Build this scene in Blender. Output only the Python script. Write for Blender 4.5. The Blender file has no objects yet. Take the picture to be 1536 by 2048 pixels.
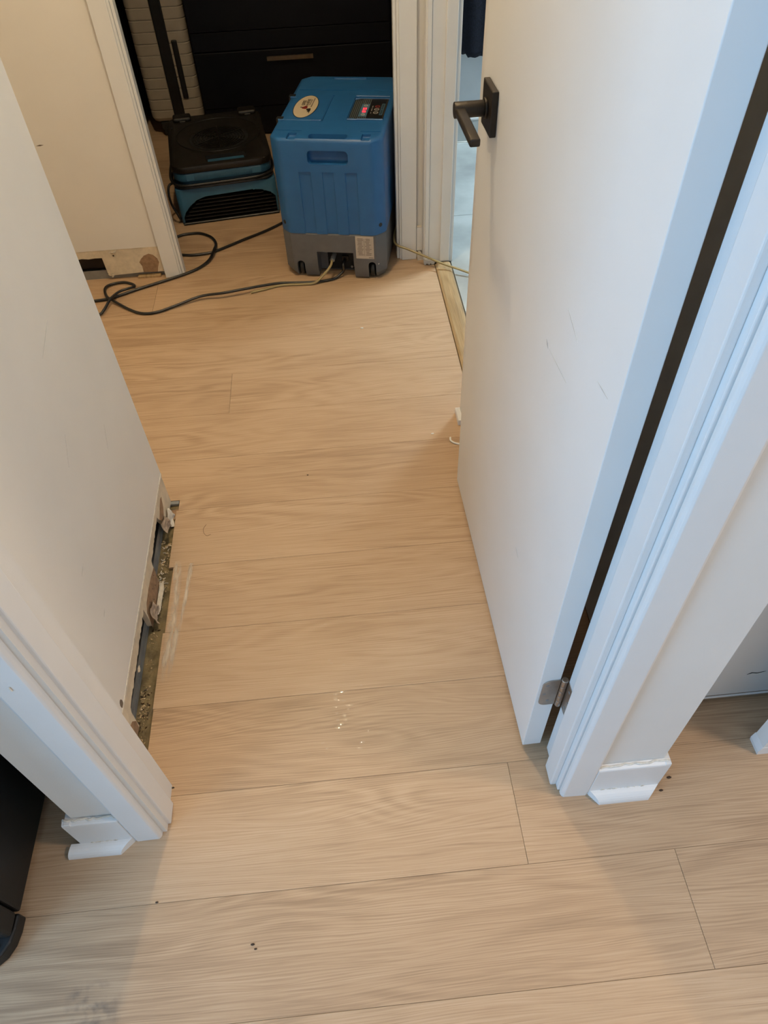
import bpy, bmesh, math, random
from mathutils import Vector, Matrix
random.seed(7)
S = bpy.context.scene
C = S.collection

# ------------------------------------------------------------------ camera
PITCH, ROLL, YAW, FPX = 0.85539, -0.04786, 0.05337, 1425.0
cam_d = bpy.data.cameras.new('camera'); cam = bpy.data.objects.new('camera', cam_d); C.objects.link(cam)
cam_d.sensor_fit = 'VERTICAL'; cam_d.sensor_height = 36.0; cam_d.lens = FPX / 2048 * 36.0
cam_d.clip_start = 0.02
fwd = Vector((math.sin(YAW) * math.cos(PITCH), math.cos(YAW) * math.cos(PITCH), -math.sin(PITCH)))
rt = Vector((math.cos(YAW), -math.sin(YAW), 0)); up = rt.cross(fwd)
r2 = math.cos(ROLL) * rt + math.sin(ROLL) * up
u2 = -math.sin(ROLL) * rt + math.cos(ROLL) * up
m = Matrix((r2, u2, -fwd)).transposed().to_4x4(); m.translation = (0, 0, 1.37)
cam.matrix_world = m
S.camera = cam

# ------------------------------------------------------------------ world, lights, exposure
S.view_settings.view_transform = 'Standard'; S.view_settings.look = 'None'
S.view_settings.gamma = 1.0; S.view_settings.use_curve_mapping = False
S.view_settings.exposure = 0.0
W = bpy.data.worlds.new('world'); S.world = W; W.use_nodes = True
W.node_tree.nodes['Background'].inputs[0].default_value = (0.55, 0.75, 1.0, 1)
W.node_tree.nodes['Background'].inputs[1].default_value = 1.0

def area(name, loc, rot, sx, sy, power, col, shape='RECTANGLE', spread=math.pi):
    d = bpy.data.lights.new(name, 'AREA'); d.shape = shape; d.size = sx
    if shape in ('RECTANGLE', 'ELLIPSE'): d.size_y = sy
    d.energy = power; d.color = col; d.spread = spread
    o = bpy.data.objects.new(name, d); C.objects.link(o); o.location = loc; o.rotation_euler = rot
    return o
# daylight entering by the window on the left of the room behind the camera (window_1, built below)
area('window_daylight', (-2.18, -0.80, 1.35), (0, math.radians(-90), 0), 1.4, 1.4, 54, (0.33, 0.63, 1.0))
# bathroom ceiling panel (cool), hall downlight and room ceiling light are built with their fixtures below

# ------------------------------------------------------------------ materials
def new_mat(name):
    mt = bpy.data.materials.new(name); mt.use_nodes = True
    nt = mt.node_tree; b = nt.nodes['Principled BSDF']
    return mt, nt, b
def N(nt, t, **kw):
    n = nt.nodes.new(t)
    for k, v in kw.items(): setattr(n, k, v)
    return n
def plain(name, col, rough=0.5, metal=0.0, var=0.0, scale=20, bump=0.0, bscale=200, spec=0.5, coat=0.0):
    """flat colour with a little procedural variation and relief"""
    mt, nt, b = new_mat(name)
    b.inputs['Roughness'].default_value = rough; b.inputs['Metallic'].default_value = metal
    b.inputs['Specular IOR Level'].default_value = spec; b.inputs['Coat Weight'].default_value = coat
    b.inputs['Base Color'].default_value = (*col, 1)
    geo = N(nt, 'ShaderNodeNewGeometry')
    if var:
        no = N(nt, 'ShaderNodeTexNoise'); no.inputs['Scale'].default_value = scale; no.inputs['Detail'].default_value = 4
        nt.links.new(geo.outputs['Position'], no.inputs['Vector'])
        r = N(nt, 'ShaderNodeValToRGB')
        r.color_ramp.elements[0].position = 0.3; r.color_ramp.elements[1].position = 0.7
        r.color_ramp.elements[0].color = (*[c * (1 - var) for c in col], 1)
        r.color_ramp.elements[1].color = (*[min(1, c * (1 + var)) for c in col], 1)
        nt.links.new(no.outputs['Fac'], r.inputs[0]); nt.links.new(r.outputs[0], b.inputs['Base Color'])
    if bump:
        n2 = N(nt, 'ShaderNodeTexNoise'); n2.inputs['Scale'].default_value = bscale
        nt.links.new(geo.outputs['Position'], n2.inputs['Vector'])
        bp = N(nt, 'ShaderNodeBump'); bp.inputs['Strength'].default_value = bump; bp.inputs['Distance'].default_value = 0.002
        nt.links.new(n2.outputs['Fac'], bp.inputs['Height']); nt.links.new(bp.outputs[0], b.inputs['Normal'])
    return mt
def emit(name, col, s):
    mt, nt, b = new_mat(name)
    b.inputs['Base Color'].default_value = (*col, 1)
    b.inputs['Emission Color'].default_value = (*col, 1); b.inputs['Emission Strength'].default_value = s
    return mt
def mathn(nt, op, a, bval=None):
    n = N(nt, 'ShaderNodeMath', operation=op)
    nt.links.new(a, n.inputs[0])
    if bval is not None:
        if isinstance(bval, (int, float)): n.inputs[1].default_value = bval
        else: nt.links.new(bval, n.inputs[1])
    return n.outputs[0]
def wood(name, lo, mid, hi, axis='x', rough=0.42, contrast=1.0, rings=9.0, k=1.0, tint=0.10):
    """oak: contour rings of a stretched noise (cathedrals), long streaks and fine pores; each board shifted by its own random"""
    mt, nt, b = new_mat(name)
    geo = N(nt, 'ShaderNodeNewGeometry'); info = N(nt, 'ShaderNodeObjectInfo')
    off = N(nt, 'ShaderNodeVectorMath', operation='SCALE'); off.inputs[0].default_value = (31.7, 17.3, 5.1)
    nt.links.new(info.outputs['Random'], off.inputs['Scale'])
    ad = N(nt, 'ShaderNodeVectorMath', operation='ADD')
    nt.links.new(geo.outputs['Position'], ad.inputs[0]); nt.links.new(off.outputs[0], ad.inputs[1])
    def nz(sx, sy, detail, rough_=0.55, dist=0.0):
        mp = N(nt, 'ShaderNodeMapping')
        mp.inputs['Scale'].default_value = (sx, sy, 3) if axis == 'x' else (sy, sx, 3)
        nt.links.new(ad.outputs[0], mp.inputs['Vector'])
        n = N(nt, 'ShaderNodeTexNoise'); n.inputs['Scale'].default_value = 1.0
        n.inputs['Detail'].default_value = detail; n.inputs['Roughness'].default_value = rough_; n.inputs['Distortion'].default_value = dist
        nt.links.new(mp.outputs[0], n.inputs['Vector']); return n.outputs['Fac']
    big = nz(1.3 * k, 9 * k, 2, 0.45, 0.25)
    ring = mathn(nt, 'SINE', mathn(nt, 'MULTIPLY', big, rings * 9))
    ring = mathn(nt, 'MULTIPLY', mathn(nt, 'ADD', ring, 1.0), 0.5)
    patch = nz(2.0 * k, 7 * k, 2)
    gate = N(nt, 'ShaderNodeMapRange'); gate.inputs['From Min'].default_value = 0.38; gate.inputs['From Max'].default_value = 0.66
    nt.links.new(patch, gate.inputs['Value'])
    ring = mathn(nt, 'MULTIPLY', ring, gate.outputs[0])
    wv = N(nt, 'ShaderNodeCombineXYZ'); nt.links.new(mathn(nt, 'MULTIPLY', big, 0.07 / k), wv.inputs['Y' if axis == 'x' else 'X'])
    ad2 = N(nt, 'ShaderNodeVectorMath', operation='ADD'); nt.links.new(ad.outputs[0], ad2.inputs[0]); nt.links.new(wv.outputs[0], ad2.inputs[1])
    ad = ad2                                   # the grain bends along the rings
    streak = nz(2.0 * k, 130 * k, 5, 0.65)
    fine = nz(7 * k, 520 * k, 2, 0.6)
    tone = nz(2.2 * k, 5 * k, 3)
    sp = N(nt, 'ShaderNodeSeparateXYZ'); nt.links.new(ad.outputs[0], sp.inputs[0])
    ph = mathn(nt, 'ADD', mathn(nt, 'MULTIPLY', sp.outputs['Y' if axis == 'x' else 'X'], 1450.0 * k), mathn(nt, 'MULTIPLY', nz(4 * k, 60 * k, 3), 22.0))
    lines = mathn(nt, 'MULTIPLY', mathn(nt, 'ADD', mathn(nt, 'SINE', ph), 1.0), 0.5)
    lines = mathn(nt, 'MULTIPLY', lines, nz(3 * k, 25 * k, 2))
    v = mathn(nt, 'MULTIPLY', streak, 0.12)
    v = mathn(nt, 'ADD', v, mathn(nt, 'MULTIPLY', ring, -0.11 * contrast))
    v = mathn(nt, 'ADD', v, mathn(nt, 'MULTIPLY', fine, 0.34))
    v = mathn(nt, 'ADD', v, mathn(nt, 'MULTIPLY', tone, 0.13))
    v = mathn(nt, 'ADD', v, mathn(nt, 'MULTIPLY', lines, 0.15))
    rnd = mathn(nt, 'MULTIPLY', mathn(nt, 'SUBTRACT', info.outputs['Random'], 0.5), tint)
    v = mathn(nt, 'ADD', v, rnd)
    v = mathn(nt, 'SUBTRACT', v, -0.175)
    rp = N(nt, 'ShaderNodeValToRGB'); e = rp.color_ramp.elements
    e[0].position = 0.33; e[0].color = (*lo, 1); e[1].position = 0.65; e[1].color = (*hi, 1)
    x = rp.color_ramp.elements.new(0.49); x.color = (*mid, 1)
    nt.links.new(v, rp.inputs[0]); nt.links.new(rp.outputs[0], b.inputs['Base Color'])
    rr = N(nt, 'ShaderNodeMapRange'); rr.inputs['To Min'].default_value = rough + 0.1; rr.inputs['To Max'].default_value = rough - 0.06
    nt.links.new(fine, rr.inputs['Value']); nt.links.new(rr.outputs[0], b.inputs['Roughness'])
    bp = N(nt, 'ShaderNodeBump'); bp.inputs['Strength'].default_value = 0.22; bp.inputs['Distance'].default_value = 0.0006
    hh = mathn(nt, 'ADD', fine, streak)
    nt.links.new(hh, bp.inputs['Height']); nt.links.new(bp.outputs[0], b.inputs['Normal'])
    return mt

M = {}
M['floor'] = wood('oak_vinyl_plank', (0.358, 0.232, 0.138), (0.515, 0.350, 0.215), (0.612, 0.440, 0.290), rough=0.42, tint=0.11)
M['oak'] = wood('oak_threshold', (0.27, 0.170, 0.075), (0.44, 0.300, 0.150), (0.54, 0.385, 0.210), axis='y', rough=0.4, contrast=1.5, rings=5, k=1.6)
M['slab'] = plain('wet_concrete', (0.165, 0.125, 0.060), 0.34, var=0.5, scale=38, bump=0.6, bscale=130)
M['wall'] = plain('wall_paint', (0.80, 0.772, 0.730), 0.65, var=0.02, scale=6, bump=0.06, bscale=380)
M['trim'] = plain('trim_paint', (0.80, 0.795, 0.785), 0.38, var=0.02, scale=9, bump=0.04, bscale=240)
M['door'] = plain('door_paint', (0.80, 0.795, 0.78), 0.42, var=0.015, scale=7, bump=0.03, bscale=300)
M['ceil'] = plain('ceiling_paint', (0.82, 0.80, 0.77), 0.8, var=0.01)
M['paper'] = plain('drywall_paper', (0.70, 0.60, 0.45), 0.85, var=0.12, scale=42, bump=0.25, bscale=160)
M['brown'] = plain('torn_paper', (0.33, 0.205, 0.118), 0.9, var=0.22, scale=70, bump=0.3, bscale=260)
M['flap'] = plain('paper_flap', (0.40, 0.31, 0.235), 0.85, var=0.3, scale=90)
M['gyps'] = plain('gypsum', (0.70, 0.64, 0.55), 0.9, var=0.12, scale=90, bump=0.4, bscale=300)
M['steel'] = plain('galvanised_steel', (0.27, 0.275, 0.275), 0.45, metal=0.35, var=0.15, scale=30)
M['caulk'] = plain('caulk', (0.76, 0.71, 0.62), 0.7, var=0.16, scale=120, bump=0.5, bscale=400)
M['cavity'] = plain('cavity_board_shaded', (0.05, 0.032, 0.022), 0.9, var=0.3, scale=20)  # board colour darkened to stand for the shade inside the wall
M['blue'] = plain('blue_plastic', (0.018, 0.114, 0.310), 0.42, var=0.05, scale=25, bump=0.05, bscale=420)
M['grey'] = plain('grey_plastic', (0.120, 0.123, 0.131), 0.5, var=0.06, scale=40, bump=0.06, bscale=420)
M['blk'] = plain('black_plastic', (0.0065, 0.006, 0.006), 0.45, var=0.25, scale=60)
M['blkrub'] = plain('black_rubber', (0.012, 0.012, 0.012), 0.38, var=0.2, scale=60)
M['void'] = plain('recess_black', (0.004, 0.004, 0.004), 0.8, var=0.1)
M['teal'] = plain('teal_plastic', (0.038, 0.126, 0.215), 0.42, var=0.08, scale=25, bump=0.04, bscale=420)
M['teal2'] = plain('teal_plastic_dark', (0.028, 0.100, 0.175), 0.42, var=0.08, scale=25)
M['dust'] = plain('dusty_black', (0.0080, 0.0060, 0.0042), 0.48, var=0.35, scale=30, bump=0.1, bscale=300)
M['case'] = plain('suitcase_shell', (0.330, 0.280, 0.220), 0.45, var=0.05, scale=18)
M['navy'] = plain('navy_lacquer', (0.0022, 0.0024, 0.0046), 0.5, var=0.15, scale=12, spec=0.22)
M['bronze'] = plain('brushed_bronze', (0.20, 0.145, 0.095), 0.4, metal=0.8, var=0.1, scale=60)
M['hbrz'] = plain('oil_rubbed_bronze', (0.030, 0.024, 0.019), 0.42, metal=0.55, var=0.15, scale=60)
M['nickel'] = plain('satin_nickel', (0.40, 0.35, 0.30), 0.34, metal=0.9, var=0.1, scale=60)
M['tile'] = plain('marble_tile', (0.43, 0.45, 0.44), 0.22, var=0.28, scale=4.2)
M['grout'] = plain('grout', (0.16, 0.16, 0.155), 0.9, var=0.1)
M['bathw'] = plain('bath_wall', (0.72, 0.76, 0.80), 0.6, var=0.02)
M['bedw'] = plain('bedroom_wall', (0.26, 0.245, 0.225), 0.7, var=0.03)  # wall colour set darker to cut bounce light and dim the bedroom
M['towel'] = plain('navy_waffle_cloth', (0.0065, 0.0085, 0.018), 0.95, var=0.35, scale=160, bump=0.8, bscale=190)
M['cream'] = plain('cream_sticker', (0.60, 0.49, 0.33), 0.5, var=0.05)
M['ink'] = plain('dark_ink', (0.014, 0.011, 0.009), 0.6, var=0.1)
M['inkg'] = plain('brown_grey_ink', (0.16, 0.125, 0.10), 0.6, var=0.1)
M['redink'] = plain('red_ink', (0.20, 0.012, 0.010), 0.6, var=0.1)
M['label'] = plain('rating_label', (0.50, 0.44, 0.375), 0.5, var=0.05)
M['led'] = emit('red_led', (1.0, 0.03, 0.05), 2.2)
M['ring'] = plain('printed_ring', (0.42, 0.40, 0.36), 0.5, var=0.05)
M['redring'] = plain('printed_red', (0.30, 0.02, 0.02), 0.5, var=0.05)
M['panelblue'] = plain('printed_blue', (0.07, 0.16, 0.23), 0.4, var=0.05)
M['lines'] = plain('printed_lines', (0.20, 0.24, 0.24), 0.5, var=0.05)
M['fridge'] = plain('black_appliance', (0.0045, 0.0042, 0.0042), 0.5, var=0.2, scale=30, bump=0.05, bscale=500)
M['crumb'] = plain('wet_crumbs', (0.40, 0.30, 0.175), 0.12, var=0.55, scale=210)
M['crumbd'] = plain('dark_crumbs', (0.06, 0.035, 0.018), 0.2, var=0.5, scale=210)
M['scuff'] = plain('grey_scuff', (0.56, 0.545, 0.52), 0.7, var=0.1)
M['dark'] = plain('dark_speck', (0.05, 0.03, 0.018), 0.8, var=0.2)
M['white'] = plain('white_peel', (0.84, 0.82, 0.77), 0.6, var=0.04)
M['lampglow'] = emit('lamp_lens', (1.0, 0.86, 0.66), 12)
M['bathglow'] = emit('bath_lens', (0.8, 0.93, 1.0), 4)
def glassy(name, col, rough, tr=1.0, ior=1.33):
    mt, nt, b = new_mat(name)
    b.inputs['Base Color'].default_value = (*col, 1); b.inputs['Roughness'].default_value = rough
    b.inputs['Transmission Weight'].default_value = tr; b.inputs['IOR'].default_value = ior
    return mt
mt_, nt_, b_ = new_mat('water'); M['water'] = mt_
tp_ = N(nt_, 'ShaderNodeBsdfTransparent'); gl_ = N(nt_, 'ShaderNodeBsdfGlossy'); gl_.inputs['Roughness'].default_value = 0.05
mx_ = N(nt_, 'ShaderNodeMixShader'); mx_.inputs[0].default_value = 0.07; nt_.links.new(tp_.outputs[0], mx_.inputs[1]); nt_.links.new(gl_.outputs[0], mx_.inputs[2])
nt_.links.new(mx_.outputs[0], nt_.nodes['Material Output'].inputs['Surface'])
M['tube'] = glassy('clear_vinyl_tube', (0.50, 0.40, 0.20), 0.16, 0.35, 1.4)
M['pane'] = glassy('window_glass', (1, 1, 1), 0.0, 1.0, 1.0)
def film(name, col, amount, scale, stretch=(1, 1, 1), lo=0.45, hi=0.65):
    """thin deposit: noise decides where the dust lies"""
    mt, nt, b = new_mat(name)
    b.inputs['Base Color'].default_value = (*col, 1); b.inputs['Roughness'].default_value = 0.9
    b.inputs['Specular IOR Level'].default_value = 0.1
    tc = N(nt, 'ShaderNodeTexCoord'); mp = N(nt, 'ShaderNodeMapping'); mp.inputs['Scale'].default_value = stretch
    nt.links.new(tc.outputs['Object'], mp.inputs['Vector'])
    no = N(nt, 'ShaderNodeTexNoise'); no.inputs['Scale'].default_value = scale; no.inputs['Detail'].default_value = 6
    nt.links.new(mp.outputs[0], no.inputs['Vector'])
    mr = N(nt, 'ShaderNodeMapRange'); mr.inputs['From Min'].default_value = lo; mr.inputs['From Max'].default_value = hi
    mr.inputs['To Max'].default_value = amount
    at = N(nt, 'ShaderNodeAttribute'); at.attribute_name = 'cover'
    nt.links.new(no.outputs['Fac'], mr.inputs['Value'])
    nt.links.new(mathn(nt, 'MULTIPLY', mr.outputs[0], at.outputs['Fac']), b.inputs['Alpha'])
    return mt
M['dustfilm'] = film('drywall_dust', (0.92, 0.84, 0.72), 0.85, 60, (1.6, 0.25, 1), 0.34, 0.64)
M['dirtfilm'] = film('grey_dirt', (0.20, 0.18, 0.17), 0.6, 45, (1, 1, 1), 0.44, 0.70)

# ------------------------------------------------------------------ mesh helpers
def link(name, me, mat, parent=None, smooth=False):
    o = bpy.data.objects.new(name, me); C.objects.link(o)
    if mat: me.materials.append(M[mat] if isinstance(mat, str) else mat)
    if parent: o.parent = parent
    if smooth:
        for p in me.polygons: p.use_smooth = True
    return o
def from_bm(name, bm, mat, parent=None, smooth=False):
    bmesh.ops.recalc_face_normals(bm, faces=bm.faces)
    me = bpy.data.meshes.new(name); bm.to_mesh(me); bm.free()
    return link(name, me, mat, parent, smooth)
def tag(o, label=None, cat=None, group=None, kind=None):
    if label: o['label'] = label
    if cat: o['category'] = cat
    if group: o['group'] = group
    if kind: o['kind'] = kind
    return o
def empty(name, loc=(0, 0, 0), rz=0, parent=None):
    o = bpy.data.objects.new(name, None); C.objects.link(o); o.location = loc; o.rotation_euler = (0, 0, rz)
    o.empty_display_size = 0.05
    if parent: o.parent = parent
    return o
def add_box(bm, x0, x1, y0, y1, z0, z1):
    vs = [bm.verts.new(v) for v in ((x0, y0, z0), (x1, y0, z0), (x1, y1, z0), (x0, y1, z0), (x0, y0, z1), (x1, y0, z1), (x1, y1, z1), (x0, y1, z1))]
    for f in ((0, 3, 2, 1), (4, 5, 6, 7), (0, 1, 5, 4), (1, 2, 6, 5), (2, 3, 7, 6), (3, 0, 4, 7)): bm.faces.new([vs[i] for i in f])
    return vs
def bev(bm, off, seg=2, edges=None):
    if off > 0: bmesh.ops.bevel(bm, geom=list(edges) if edges is not None else list(bm.edges), offset=off, segments=seg, profile=0.5, affect='EDGES', clamp_overlap=True)
def box(name, b, mat, parent=None, bevel=0.0, seg=2, smooth=False):
    bm = bmesh.new(); add_box(bm, *b); bev(bm, bevel, seg)
    return from_bm(name, bm, mat, parent, smooth)
def add_prism(bm, poly, axis, lo, hi):
    """polygon in the two other axes (in xyz order), extruded along axis"""
    def pt(a, b, t):
        return {'x': (t, a, b), 'y': (a, t, b), 'z': (a, b, t)}[axis]
    A = [bm.verts.new(pt(a, b, lo)) for a, b in poly]; B = [bm.verts.new(pt(a, b, hi)) for a, b in poly]
    n = len(poly)
    bm.faces.new(A[::-1]); bm.faces.new(B)
    for i in range(n): bm.faces.new((A[i], A[(i + 1) % n], B[(i + 1) % n], B[i]))
    return A, B
def prism(name, poly, axis, lo, hi, mat, parent=None, bevel=0.0, seg=2, smooth=False):
    bm = bmesh.new(); add_prism(bm, poly, axis, lo, hi)
    bmesh.ops.recalc_face_normals(bm, faces=bm.faces); bev(bm, bevel, seg)
    return from_bm(name, bm, mat, parent, smooth)
def add_cyl(bm, p, q, r0, r1=None, n=20, caps=True):
    p = Vector(p); q = Vector(q); r1 = r0 if r1 is None else r1
    d = (q - p).normalized(); a = Vector((0, 0, 1)) if abs(d.z) < 0.9 else Vector((1, 0, 0))
    u = d.cross(a).normalized(); w = d.cross(u)
    A = [bm.verts.new(p + (u * math.cos(2 * math.pi * i / n) + w * math.sin(2 * math.pi * i / n)) * r0) for i in range(n)]
    B = [bm.verts.new(q + (u * math.cos(2 * math.pi * i / n) + w * math.sin(2 * math.pi * i / n)) * r1) for i in range(n)]
    for i in range(n): bm.faces.new((A[i], A[(i + 1) % n], B[(i + 1) % n], B[i]))
    if caps: bm.faces.new(A[::-1]); bm.faces.new(B)
def cyl(name, p, q, r, mat, parent=None, n=20, bevel=0.0, r1=None, smooth=True):
    bm = bmesh.new(); add_cyl(bm, p, q, r, r1, n)
    bmesh.ops.recalc_face_normals(bm, faces=bm.faces)
    if bevel: bev(bm, bevel, 2, [e for e in bm.edges if len(e.link_faces) == 2 and any(len(f.verts) > 6 for f in e.link_faces)])
    o = from_bm(name, bm, mat, parent)
    if smooth:
        for pl in o.data.polygons: pl.use_smooth = len(pl.vertices) <= 6
    return o
def catmull(pts, n=8):
    P = [Vector(p) for p in pts]; P = [2 * P[0] - P[1]] + P + [2 * P[-1] - P[-2]]
    out = []
    for i in range(1, len(P) - 2):
        a, b, c, d = P[i - 1:i + 3]
        for k in range(n):
            t = k / n
            out.append(0.5 * ((2 * b) + (c - a) * t + (2 * a - 5 * b + 4 * c - d) * t * t + (3 * b - a - 3 * c + d) * t ** 3))
    out.append(P[-2]); return out
def add_tube(bm, pts, r, n=8):
    T = []
    for i in range(len(pts)):
        d = (pts[min(i + 1, len(pts) - 1)] - pts[max(i - 1, 0)]).normalized(); T.append(d)
    u = T[0].cross(Vector((0, 0, 1)))
    if u.length < 0.1: u = T[0].cross(Vector((1, 0, 0)))
    u.normalize(); rings = []
    for p, d in zip(pts, T):
        u = (u - d * u.dot(d)).normalized(); w = d.cross(u)
        rings.append([bm.verts.new(p + (u * math.cos(2 * math.pi * k / n) + w * math.sin(2 * math.pi * k / n)) * r) for k in range(n)])
    for A, B in zip(rings, rings[1:]):
        for k in range(n): bm.faces.new((A[k], A[(k + 1) % n], B[(k + 1) % n], B[k]))
    bm.faces.new(rings[0][::-1]); bm.faces.new(rings[-1])
def tube(name, pts, r, mat, parent=None, n=10, sub=8):
    bm = bmesh.new(); add_tube(bm, catmull(pts, sub), r, n)
    return from_bm(name, bm, mat, parent, True)
def cut(o, cutters):
    """boolean difference, baked into the mesh; the cutters are removed"""
    for c in cutters:
        md = o.modifiers.new('cut', 'BOOLEAN'); md.operation = 'DIFFERENCE'; md.object = c; md.solver = 'EXACT'
    bpy.context.view_layer.update()
    dg = bpy.context.evaluated_depsgraph_get()
    me = bpy.data.meshes.new_from_object(o.evaluated_get(dg)); me.name = o.name
    o.modifiers.clear(); old = o.data; o.data = me; bpy.data.meshes.remove(old)
    for c in cutters:
        d = c.data; bpy.data.objects.remove(c); bpy.data.meshes.remove(d)
    return o
def shade_auto(o, ang=35):
    me = o.data; bm = bmesh.new(); bm.from_mesh(me)
    for f in bm.faces: f.smooth = True
    for e in bm.edges:
        e.smooth = len(e.link_faces) == 2 and e.calc_face_angle(0) < math.radians(ang)
    bm.to_mesh(me); bm.free()

# ------------------------------------------------------------------ FLOOR (slab with one board object per plank)
ROW0, PITCHP = 0.152, 0.184
floor = box('floor', (-2.6, 2.6, -2.1, 4.5, -0.09, -0.0085), 'slab'); tag(floor, kind='structure')
def plank(poly):
    bm = bmesh.new(); A, B = add_prism(bm, poly, 'z', -0.008, 0.0)
    bmesh.ops.recalc_face_normals(bm, faces=bm.faces)
    top = [e for e in bm.edges if all(abs(v.co.z) < 1e-6 for v in e.verts)]
    bev(bm, 0.00045, 1, top)
    return from_bm('plank', bm, 'floor', floor)
seams = {0: [-1.02, 0.508, 2.03], 1: [-1.26, 0.244, 1.76], 8: [-0.353], 11: [-0.645], -1: [-0.75, 0.77, 2.2], 2: [-0.82, 0.90, 2.4], 3: [1.3], -2: [-1.3, 0.2, 1.7]}
rs = random.Random(3)
for k in range(-12, 24):
    y0 = ROW0 + k * PITCHP + 0.0002; y1 = ROW0 + (k + 1) * PITCHP - 0.0002
    xr = 2.55 if y1 < 0.75 else (0.489 if y1 < 1.30 else 0.352)
    sx = seams.get(k)
    if sx is None: sx = [rs.uniform(-1.5, -1.0)] if y0 > 0.7 else [rs.uniform(-1.4, -0.9), rs.uniform(0.4, 0.6), rs.uniform(1.7, 2.0)]
    xs = [-2.55] + [s for s in sx if -2.5 < s < xr - 0.02] + [xr]
    end = {2: -0.461, 3: -0.4625, 4: -0.458, 5: -0.469, 6: -0.464}.get(k)
    for a, b in zip(xs, xs[1:]):
        a += 0.0003; b -= 0.0003
        if end is None or a > end:
            plank([(a, y0), (b, y0), (b, y1), (a, y1)]); continue
        left = -0.60
        if b <= left:
            plank([(a, y0), (b, y0), (b, y1), (a, y1)]); continue
        if k == 6:    # notch at the far end of the torn-out strip
            if b > end: plank([(end, y0), (b, y0), (b, y1), (a, y1), (a, 1.292), (end, 1.292)])
        elif k == 2:
            plank([(a, y0), (b, y0), (b, y1), (end, y1), (end, 0.585), (a, 0.585)])
        else:
            if b > end: plank([(end, y0), (b, y0), (b, y1), (end, y1)])
            if a < left - 0.02: plank([(a, y0), (left, y0), (left, y1), (a, y1)])

# bathroom tiles
bfloor = box('floor_bathroom', (0.41, 2.3, 1.50, 3.42, -0.0084, -0.0035), 'grout'); tag(bfloor, kind='structure')
ty = [1.505, 2.038, 2.700, 3.362, 3.415]; tx = [0.412, 1.02, 1.65, 2.29]
for a, b in zip(tx, tx[1:]):
    for c, d in zip(ty, ty[1:]):
        box('tile', (a + 0.0012, b - 0.0012, c + 0.0012, d - 0.0012, -0.0036, 0.002), 'tile', bfloor, 0.0008, 1)

# ------------------------------------------------------------------ WALLS
CH = 2.5
DH_ = 2.03     # door head height
def wall(name, parts, mat='wall', bevel=0.0):
    bm = bmesh.new()
    for p in parts: add_box(bm, *p)
    o = from_bm(name, bm, mat); tag(o, kind='structure'); return o
ceil = box('ceiling', (-2.6, 2.6, -2.1, 4.5, CH, CH + 0.05), 'ceil'); tag(ceil, kind='structure')

# doorway wall (nearest to the camera): left stub, right stub, header
FY0, FY1 = 0.456, 0.5410
wall('wall_front', [(-0.540, -0.405, FY0, FY1, 0, CH), (0.332, 0.500, FY0, FY1, 0, CH), (-0.405, 0.332, FY0, FY1, DH_ + 0.03, CH)])
# alcove on the left (fridge) and recess on the right
wall('wall_alcove', [(-2.6, -0.540, 1.08, 1.14, 0, CH), (-0.5764, -0.540, FY1, 0.60, 0, CH)])
wall('wall_recess', [(0.726, 2.6, 0.487, 0.517, 0.004, CH)])

# hall wall on the left: painted board above, stripped board, metal track below
LX = -0.486
wl = wall('wall_left', [(-0.5764, LX + 0.0004, 0.5415, 1.2900, 0.102, CH)])
# slightly ragged paint edge (a thin lip of paint and caulk along the cut)
bm = bmesh.new()
pts = []; yy = 0.5415
rr = random.Random(11)
while yy < 1.29: pts.append((yy, 0.1018 - rr.uniform(0, 0.0022))); yy += rr.uniform(0.008, 0.03)
pts.append((1.29, 0.101)); poly = pts + [(1.29, 0.106), (0.5415, 0.106)]
add_prism(bm, poly, 'x', LX - 0.001, LX + 0.0012); from_bm('paint_edge', bm, 'caulk', wl)
def jag(a, b, z0, z1, n, amp, seed):
    r = random.Random(seed); out = []
    for i in range(n + 1):
        t = i / n; out.append((a + (b - a) * t, z0 + (z1 - z0) * t + r.uniform(-amp, amp)))
    return out
strip = [(0.5415, 0.102), (0.5415, -0.004)] + [(0.672, -0.003), (0.676, 0.052)] + jag(0.682, 0.905, 0.060, 0.073, 30, 0.0032, 5) + \
        [(0.908, 0.003), (0.93, -0.003), (0.99, -0.002), (1.030, 0.002), (1.036, 0.060)] + jag(1.04, 1.165, 0.070, 0.080, 18, 0.003, 6) + \
        [(1.170, 0.070), (1.188, 0.038), (1.205, 0.004), (1.220, -0.003), (1.262, 0.0), (1.290, 0.0), (1.290, 0.102)]
prism('bare_drywall', strip, 'x', LX - 0.0125, LX - 0.0006, 'paper', wl)
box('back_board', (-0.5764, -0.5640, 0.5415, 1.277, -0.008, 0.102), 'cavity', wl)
box('end_board', (-0.5764, LX - 0.0008, 1.2775, 1.2895, 0.0, 0.102), 'paper', wl)
bm = bmesh.new()
add_box(bm, -0.5000, -0.4990, 0.56, 1.276, -0.0083, 0.024); add_box(bm, -0.564, -0.5000, 0.56, 1.276, -0.0083, -0.0073); add_box(bm, -0.4989, -0.4978, 0.56, 1.276, -0.0083, 0.0065)
from_bm('steel_track', bm, 'steel', wl)
prism('torn_patch', [(0.905, 0.0), (1.000, 0.0005), (1.028, 0.002), (1.036, 0.052), (1.000, 0.061), (0.965, 0.064), (0.93, 0.062), (0.912, 0.050)], 'x', LX - 0.0007, LX - 0.0001, 'brown', wl)
prism('torn_patch', [(0.5415, -0.002), (0.668, -0.002), (0.672, 0.020), (0.662, 0.040), (0.640, 0.053), (0.61, 0.056), (0.57, 0.054), (0.5415, 0.05)], 'x', LX - 0.0007, LX - 0.0001, 'brown', wl)
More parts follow.
